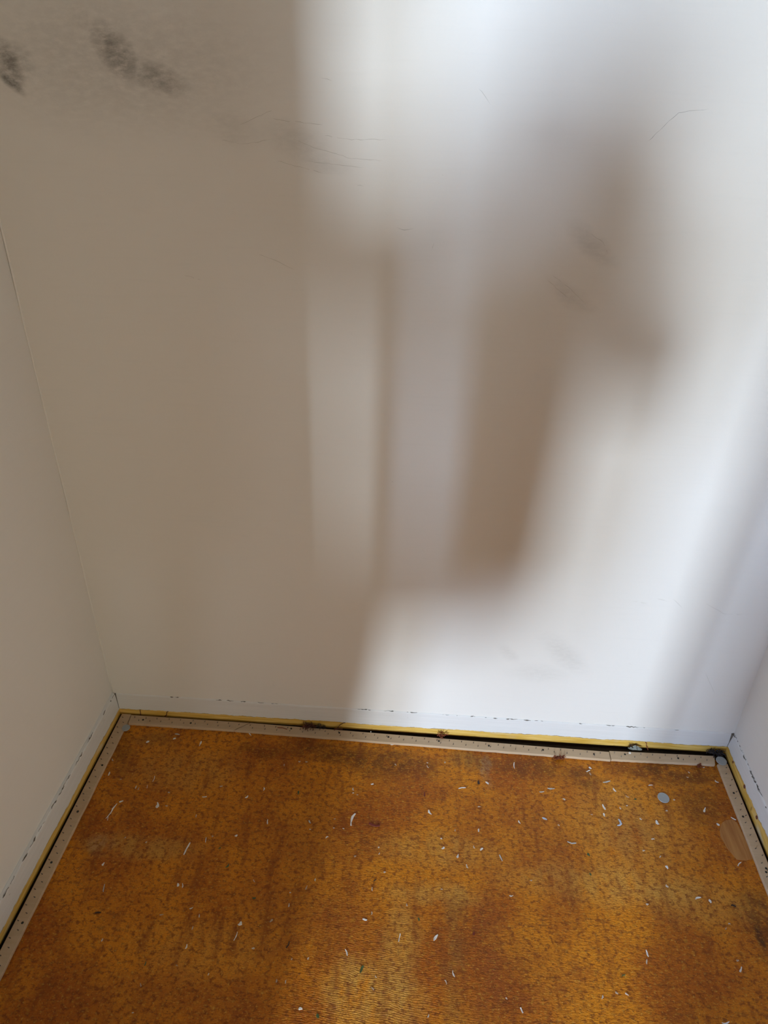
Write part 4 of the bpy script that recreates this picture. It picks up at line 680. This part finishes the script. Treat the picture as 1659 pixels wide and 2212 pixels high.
def boomerang_mesh():
    bm = bmesh.new()
    add_tube(bm, [(-.008, -.003, .0006), (-.003, -.0035, .0008), (.002, -.001, .001), (.003, .005, .0008), (.0025, .010, .0006)], [.0012, .0020, .0026, .0026, .0014], 5)
    for v in bm.verts: v.co.z = max(0, v.co.z * .6)
    return mesh_from(bm, 'bluish_flake')
for k, (px, py, x, y, L, w, th, c, where) in enumerate(CHIPS):
    nm, cat = KIND[c]
    me = boomerang_mesh() if (px, py) == (1339, 1779) else chip_mesh(L / 1000 * 0.92, w / 1000 * 0.82, k, 0.0008 if L > 8 else 0.0002, c)
    sp = SPECIAL.get((px, py))
    o = link(nm, me, CM[c if (sp or c != 'w' or L * w > 34) else ('v' if k % 3 else 'u')], label=sp or where, cat=cat, group=SMALL[c][1] if not sp else None, loc=(x, y, 0.0002))
    o.rotation_euler = (0, 0, th if (px, py) != (1339, 1779) else 0.3)

# the forked splinter at the left
bm = bmesh.new()
add_tube(bm, [(0, 0, .0005), (-.004, -.012, .001), (-.0045, -.022, .001), (-.010, -.036, .0006)], [.0006, .0017, .0010, .0006], 5)
add_tube(bm, [(-.0075, -.029, .0008), (-.005, -.040, .0005)], [.0008, .0005], 5)
link('forked_splinter', mesh_from(bm, 'forked_splinter'), CM['w'], label='long forked pale splinter on the floor near the left gripper strip', cat='splinter', loc=(0.098, -0.253, 0.0003))

# ------------------------------------------------------------------ carpet fibres, hairs, paper scrap
FIB = plain('red_brown_carpet_fibre', (0.10, 0.028, 0.014), 0.9)
FIBR = plain('rust_carpet_fibre', (0.22, 0.055, 0.02), 0.9)
FIBD = plain('dark_fluff', (0.03, 0.022, 0.02), 0.95)
def tuft(name, label, cat, base, n, spread, length, r, mat, seed, flat=1.0, group=None):
    rnd = random.Random(seed); bm = bmesh.new()
    for k in range(n):
        p = Vector((rnd.uniform(-spread, spread), rnd.uniform(-.004, .003), rnd.uniform(0, .002)))
        d = Vector((rnd.uniform(-1, 1), rnd.uniform(-.5, .1), rnd.uniform(0.1, 1) * flat)).normalized()
        pts = [p]
        for j in range(5):
            d = (d + Vector((rnd.uniform(-.8, .8), rnd.uniform(-.5, .3), rnd.uniform(-.7, .6)))).normalized()
            q = pts[-1] + d * length / 5
            q.z = min(max(q.z, 0.0), .014); q.y = min(q.y, 0.002)
            pts.append(q)
        add_tube(bm, pts, r, 4)
    return link(name, mesh_from(bm, name), mat, label=label, cat=cat, loc=base)
tuft('carpet_fibre_tuft', 'dark red brown tuft of carpet fibres on the back gripper strip, left of the middle', 'carpet tuft', (0.483, -0.019, 0.0072), 46, .009, .016, .0007, FIB, 11)
tuft('carpet_fibre_tuft', 'small dark frayed tuft beside the dark red brown one on the back strip', 'carpet tuft', (0.512, -0.019, 0.0072), 22, .010, .012, .0006, FIBD, 12)
tuft('carpet_fibre_tuft', 'rust red tuft of carpet fibres standing at the middle of the back strip', 'carpet tuft', (0.808, -0.021, 0.0072), 20, .005, .014, .0008, FIBR, 13, 2.0)
tuft('dark_fluff_clump', 'clump of dark fluff in the right back corner behind the grey disc', 'fluff', (1.466, -0.022, 0.0072), 60, .010, .014, .0009, FIBD, 14, 1.6)
tuft('dark_fluff_clump', 'small dark fluff wisp against the back skirting left of the right corner', 'fluff', (1.446, -0.019, 0.0072), 22, .004, .012, .0008, FIBD, 15, 2.4)
tuft('carpet_fibre_tuft', 'tiny rust coloured tuft overhanging the back strip near the stepped joint', 'carpet tuft', (1.085, -0.060, 0.0030), 40, .010, .010, .0008, FIBR, 16, 1.2)
tuft('carpet_fibre_tuft', 'tiny brown tuft at the front edge of the strip near the right corner', 'carpet tuft', (1.412, -0.057, 0.0030), 22, .006, .008, .0008, FIBR, 17, 1.2)
def strand(name, label, cat, pts, r, mat):
    bm = bmesh.new(); add_tube(bm, [Vector(p) - Vector(pts[0]) for p in pts], r, 5)
    return link(name, mesh_from(bm, name), mat, label=label, cat=cat, loc=pts[0])
strand('dark_fibre', 'curved brown strand leaning across the yellow skirting edge right of the tufts', 'strand', [(.546, -.028, .0078), (.553, -.020, .0085), (.560, -.0155, .015), (.568, -.0152, .022), (.572, -.0152, .0225)], .0008, FIB)
strand('dark_fibre', 'short dark strand across the yellow skirting edge, nearest the left corner', 'strand', [(.0655, -.0165, .004), (.0658, -.0152, .011), (.0660, -.0150, .019), (.0670, -.0150, .0225)], .0009, FIB)
strand('dark_fibre', 'hooked dark strand across the yellow skirting edge, second from the left corner', 'strand', [(.126, -.0170, .005), (.131, -.0152, .010), (.1325, -.0150, .019), (.1360, -.0150, .022)], .0010, FIB)
strand('rust_fibre', 'single rust red fibre on the yellow skirting edge right of the paper scrap', 'strand', [(1.300, -.026, .0075), (1.298, -.0158, .010), (1.2965, -.0152, .019), (1.2930, -.0150, .0215)], .0010, FIBR)
strand('wood_splinter', 'thin brown splinter lifted from the back strip below the curved strand', 'splinter', [(.545, -.0235, .0075), (.556, -.0232, .0085), (.566, -.0225, .0078)], .0010, FIB)
strand('wood_splinter', 'thin tan splinter lifted from the back strip, left of the tufts', 'splinter', [(.408, -.0300, .0073), (.420, -.0305, .0082), (.432, -.0330, .0074)], .0010, FIBR)
# paper scrap
bm = bmesh.new()
base = [(-.016, .000, .0), (-.007, .001, .0035), (.000, .002, .0080), (.008, .001, .0060), (.017, -.003, .0008)]
low = [(-.013, -.004, .0004), (-.006, -.006, .0012), (.001, -.006, .0018), (.008, -.006, .0014), (.015, -.005, .0004)]
A = [bm.verts.new(p) for p in base]; B = [bm.verts.new(p) for p in low]
A2 = [bm.verts.new((x, y + .0006, z + .0006)) for x, y, z in base]; B2 = [bm.verts.new((x, y - .0002, z + .0006)) for x, y, z in low]
for i in range(4):
    bm.faces.new((B[i], B[i+1], A[i+1], A[i])); bm.faces.new((A2[i], A2[i+1], B2[i+1], B2[i]))
    bm.faces.new((A[i], A[i+1], A2[i+1], A2[i])); bm.faces.new((B2[i], B2[i+1], B[i+1], B[i]))
bm.faces.new((A[0], A2[0], B2[0], B[0])); bm.faces.new((A[4], B[4], B2[4], A2[4]))
link('paper_scrap', mesh_from(bm, 'paper_scrap'), plain('crumpled_grey_paper', (0.26, 0.275, 0.235), 0.85, nscale=260, namount=0.4), label='crumpled grey paper scrap wedged between back skirting and gripper strip', cat='paper scrap', loc=(1.2685, -0.0235, 0.0074))
tuft('dark_fluff_clump', 'thin dark fluff behind the grey paper scrap on the back strip', 'fluff', (1.2665, -0.0185, 0.0074), 16, .010, .012, .0007, FIBD, 19, 2.0)
bm = bmesh.new()
bmesh.ops.create_icosphere(bm, subdivisions=2, radius=.0028)
for v in bm.verts: v.co *= random.uniform(.85, 1.15); v.co.z *= .8
link('plaster_crumb', mesh_from(bm, 'plaster_crumb'), CM['w'], label='round white plaster crumb on the strip in front of the grey paper scrap', cat='crumb', loc=(1.2533, -0.0390, 0.0092))
bm = bmesh.new()
bmesh.ops.create_icosphere(bm, subdivisions=1, radius=.0015)
link('plaster_crumb', mesh_from(bm, 'plaster_crumb'), CM['w'], label='tiny bright white crumb on the back edge of the middle gripper strip', cat='crumb', loc=(0.635, -0.0250, 0.0080))

# ------------------------------------------------------------------ the photographer, standing in the doorway
def capsule(bm, a, b, ra, rb, seg=16, rings=5):
    a, b = Vector(a), Vector(b)
    d = b - a
    if d.length < 1e-5: d = Vector((0, 0, 1e-4)); b = a + d
    u, v = frame_of(d); w = d.normalized()
    pts = []
    for i in range(1, rings + 1):
        t = math.pi / 2 * i / rings - math.pi / 2
        pts.append((a + w * math.sin(t) * ra, math.cos(t) * ra))
    for i in range(0, rings):
        t = math.pi / 2 * i / rings
        pts.append((b + w * math.sin(t) * rb, math.cos(t) * rb))
    rr = [[bm.verts.new(c + (u * math.cos(2*math.pi*k/seg) + v * math.sin(2*math.pi*k/seg)) * max(r, 1e-4)) for k in range(seg)] for c, r in pts]
    for p, q in zip(rr[:-1], rr[1:]):
        for k in range(seg): bm.faces.new((p[k], p[(k+1) % seg], q[(k+1) % seg], q[k]))
    bm.faces.new(rr[0][::-1]); bm.faces.new(rr[-1])
def fused(name, caps, voxel, mat, parent):
    bm = bmesh.new()
    for a, b, r, s in caps: capsule(bm, a, b, r + (GROW if r > .03 else 0), s + (GROW if s > .03 else 0))
    o = link(name, mesh_from(bm, name, True), mat, parent=parent)
    r = o.modifiers.new('fuse', 'REMESH'); r.mode = 'VOXEL'; r.voxel_size = voxel; r.use_smooth_shade = True
    s = o.modifiers.new('soften', 'SMOOTH'); s.iterations = 2; s.factor = 0.5
    return o
J = {k: Vector(v) for k, v in JOINTS.items()}
GROW = 0.003
root = bpy.data.objects.new('person', None); COL.objects.link(root)
root['label'] = 'person in dark shirt and trousers leaning in the doorway, holding up a phone'
root['category'] = 'person'
root.location = (0, 0, 0)
SKIN = plain('skin', (0.50, 0.30, 0.21), 0.5)
SHIRT = plain('charcoal_shirt', (0.20, 0.16, 0.13), 0.9)
TROU = plain('dark_trousers', (0.12, 0.10, 0.09), 0.9)
HAIR = plain('brown_hair', (0.05, 0.03, 0.02), 0.7)
SHOE = plain('brown_shoe_leather', (0.10, 0.06, 0.04), 0.5)
rt, ra_, rh_, rhd, rl = RAD['tor'], RAD['arm'], RAD['head'], RAD['hand'], RAD['leg']
ra2, rth, rbulk = RAD['arm2'], RAD['thigh'], RAD['bulk']
hd = J['head']; face = (CAM - hd).normalized(); side = face.cross(Vector((0, 0, 1))).normalized(); up = side.cross(face)
R0 = .105 * rh_
def hand_caps(wrist, elbow, target, R):
    d = (target - wrist)
    d = (wrist - elbow).normalized() if d.length < .02 else d.normalized()
    u = d.cross(Vector((0, 0, 1)));  u = u.normalized() if u.length > .1 else Vector((1, 0, 0))
    n = u.cross(d)
    caps = [(wrist - d * .01, wrist + d * .045, .028, .032), (wrist + d * .03 - u * .02, wrist + d * .06 - u * .026, .018, .013), (wrist + d * .03 + u * .02, wrist + d * .06 + u * .026, .018, .013)]
    for i, (o, L) in enumerate(((-.030, .058), (-.010, .070), (.010, .075), (.030, .066))):
        b0 = wrist + d * .055 + u * o
        b1 = b0 + d * L * .45 - n * .004; b2 = b1 + d * L * .3 - n * .014; b3 = b2 + d * L * .12 - n * .018
        caps += [(b0, b1, .0095, .009), (b1, b2, .009, .0085), (b2, b3, .0085, .0075)]
    t0 = wrist + d * .012 + u * .03; t1 = t0 + u * .03 + d * .026; t2 = t1 + u * .008 + d * .026 - n * .008
    caps += [(t0, t1, .012, .0105), (t1, t2, .0105, .0085)]
    return caps
head = [(hd, hd + up * .02, R0 * .94, R0 * .94), (hd - up * .05 + face * .025, hd - up * .085 + face * .045, R0 * .68, R0 * .45), (J['che'], hd - up * .05, .062 * rt, .055)]
head += [(hd + face * R0 * .9 + up * .01, hd + face * (R0 + .012) - up * .022, .009, .014)]
head += [(hd + side * s * R0 * .96 + up * .012, hd + side * s * R0 * .99 - up * .022, .016, .011) for s in (-1, 1)]
head += [(hd + face * R0 * .93 - up * .052 - side * .02, hd + face * R0 * .93 - up * .052 + side * .02, .010, .010)]
arms = [(J['rs'], J['re'], .06*ra_, .05*ra_), (J['re'], J['rh'], .047*ra_, .035*ra_), (J['ls'], J['le'], .06*ra2, .05*ra2), (J['le'], J['lh'], .047*ra2, .035*ra2)]
torso = [(J['pel'], J['che'], .15*rt, .16*rt), (J['ls'], J['rs'], .08*rt, .08*rt)]
legs = [(J['pel'], J['rk'], .10*rth, .065*rth), (J['rk'], J['rf'], .062*rl, .045*rl), (J['pel'], J['lk'], .10*rth, .065*rth), (J['lk'], J['lf'], .062*rl, .045*rl)]
phone_c = CAM - F_ * 0.024 - U_ * 0.055
def cs(r, u, f): return CAM + R_ * r + U_ * u + F_ * f
wr = J['rh']
hands = [(wr, cs(.0, -.125, -.046), .029, .024), (cs(-.018, -.125, -.046), cs(-.018, -.095, -.044), .017, .014), (cs(.016, -.125, -.046), cs(.022, -.085, -.044), .018, .015), (cs(.0, -.12, -.046), cs(.0, -.10, -.046), .016, .014)]
for i in range(4):
    u = -.072 - .0185 * i; L = (.9, 1.0, .95, .75)[i]
    hands += [(cs(.022, u - .004, -.046), cs(.044, u, -.034), .0095, .009), (cs(.044, u, -.034), cs(.046, u + .001, -.018), .009, .0085), (cs(.046, u + .001, -.018), cs(.046 - .040 * L, u + .002, -.010), .0085, .0072)]
hands += [(cs(-.022, -.118, -.044), cs(-.043, -.092, -.036), .012, .0105), (cs(-.043, -.092, -.036), cs(-.046, -.062, -.030), .0105, .0085)]
hands += hand_caps(J['lh'], J['le'], J['lh'] + (J['lh'] - J['le']), 1)
shrink = lambda cs, e: [(a, b, max(r - e, .02), max(s - e, .02)) for a, b, r, s in cs]
feet = []
for f in ('rf', 'lf'):
    p = J[f]; feet.append((Vector((p.x, p.y - .03, .05)), Vector((p.x + .01, p.y + .16, .04)), .042, .036))
fused('body', head + shrink(arms, .006) + shrink(torso, .008) + shrink(legs, .008) + hands, .006, SKIN, root)
fused('shirt', torso + [(a, a.lerp(b, .9), r, s) for a, b, r, s in arms], .008, SHIRT, root)
fused('shadow_bulk', [(J['ba'], J['bb'], .07 * rbulk, .07 * rbulk), (J['ba'], J['che'] + Vector((0, 0, .12)), .05, .05)], .007, plain('shadow_bulk_brown', (0.16, 0.11, 0.08), 0.95), root)  # not clothing: bulk added at the chest to block window light
fused('shadow_lumps', [(J['ca'], J['cb'], .06 * RAD['co'], .06 * RAD['co']), (J['da'], J['db'], .06 * RAD['co2'], .06 * RAD['co2'])], .007, SHIRT, root)  # extra lumps added on the torso to shape its cast shadow
fused('trousers', legs + [(J['pel'], J['pel'] + Vector((0, 0, .06)), .152*rt, .15*rt)], .008, TROU, root)
for f in feet: fused('shoe', [f], .006, SHOE, root)
fused('hair', [(hd + up * .012 - face * .018, hd + up * .03 - face * .012, R0 * .99, R0 * .95), (hd - face * .045 - up * .03, hd - face * .04 - up * .05, R0 * .6, R0 * .5)], .006, HAIR, root)
EYE = plain('eye_white', (0.8, 0.78, 0.74), 0.2)
for s in (-1, 1):
    bm = bmesh.new(); bmesh.ops.create_icosphere(bm, subdivisions=2, radius=.0125)
    link('eye', mesh_from(bm, 'eye', True), EYE, parent=root, loc=hd + face * R0 * .90 + side * s * .032 + up * .008)
# phone, just behind the point of view
ph = bpy.data.objects.new('smartphone', None); COL.objects.link(ph)
ph['label'] = 'dark smartphone held up by the person in the doorway'; ph['category'] = 'phone'
mm = Matrix((R_, U_, -F_)).transposed().to_4x4(); mm.translation = phone_c
ph.matrix_world = mm
bm = bmesh.new(); add_box(bm, (-.036, -.073, -.004), (.036, .073, .004))
bmesh.ops.bevel(bm, geom=bm.edges[:], offset=.003, segments=2, affect='EDGES')
link('phone_case', mesh_from(bm, 'phone_case'), plain('dark_phone_case', (0.03, 0.03, 0.035), 0.4), parent=ph)
bm = bmesh.new(); add_box(bm, (-.033, -.069, .0038), (.033, .069, .0046))
link('phone_screen', mesh_from(bm, 'phone_screen'), plain('black_phone_glass', (0.01, 0.01, 0.012), 0.1), parent=ph)
for k, (lx_, ly_) in enumerate(((.0, .045), (-.02, .055))):
    bm = bmesh.new(); add_tube(bm, [(lx_ + .0, ly_, -.0035), (lx_, ly_, -.0065)], .007, 16)
    link('camera_lens', mesh_from(bm, 'camera_lens'), plain('lens_ring', (0.02, 0.02, 0.02), 0.2, 0.5), parent=ph)
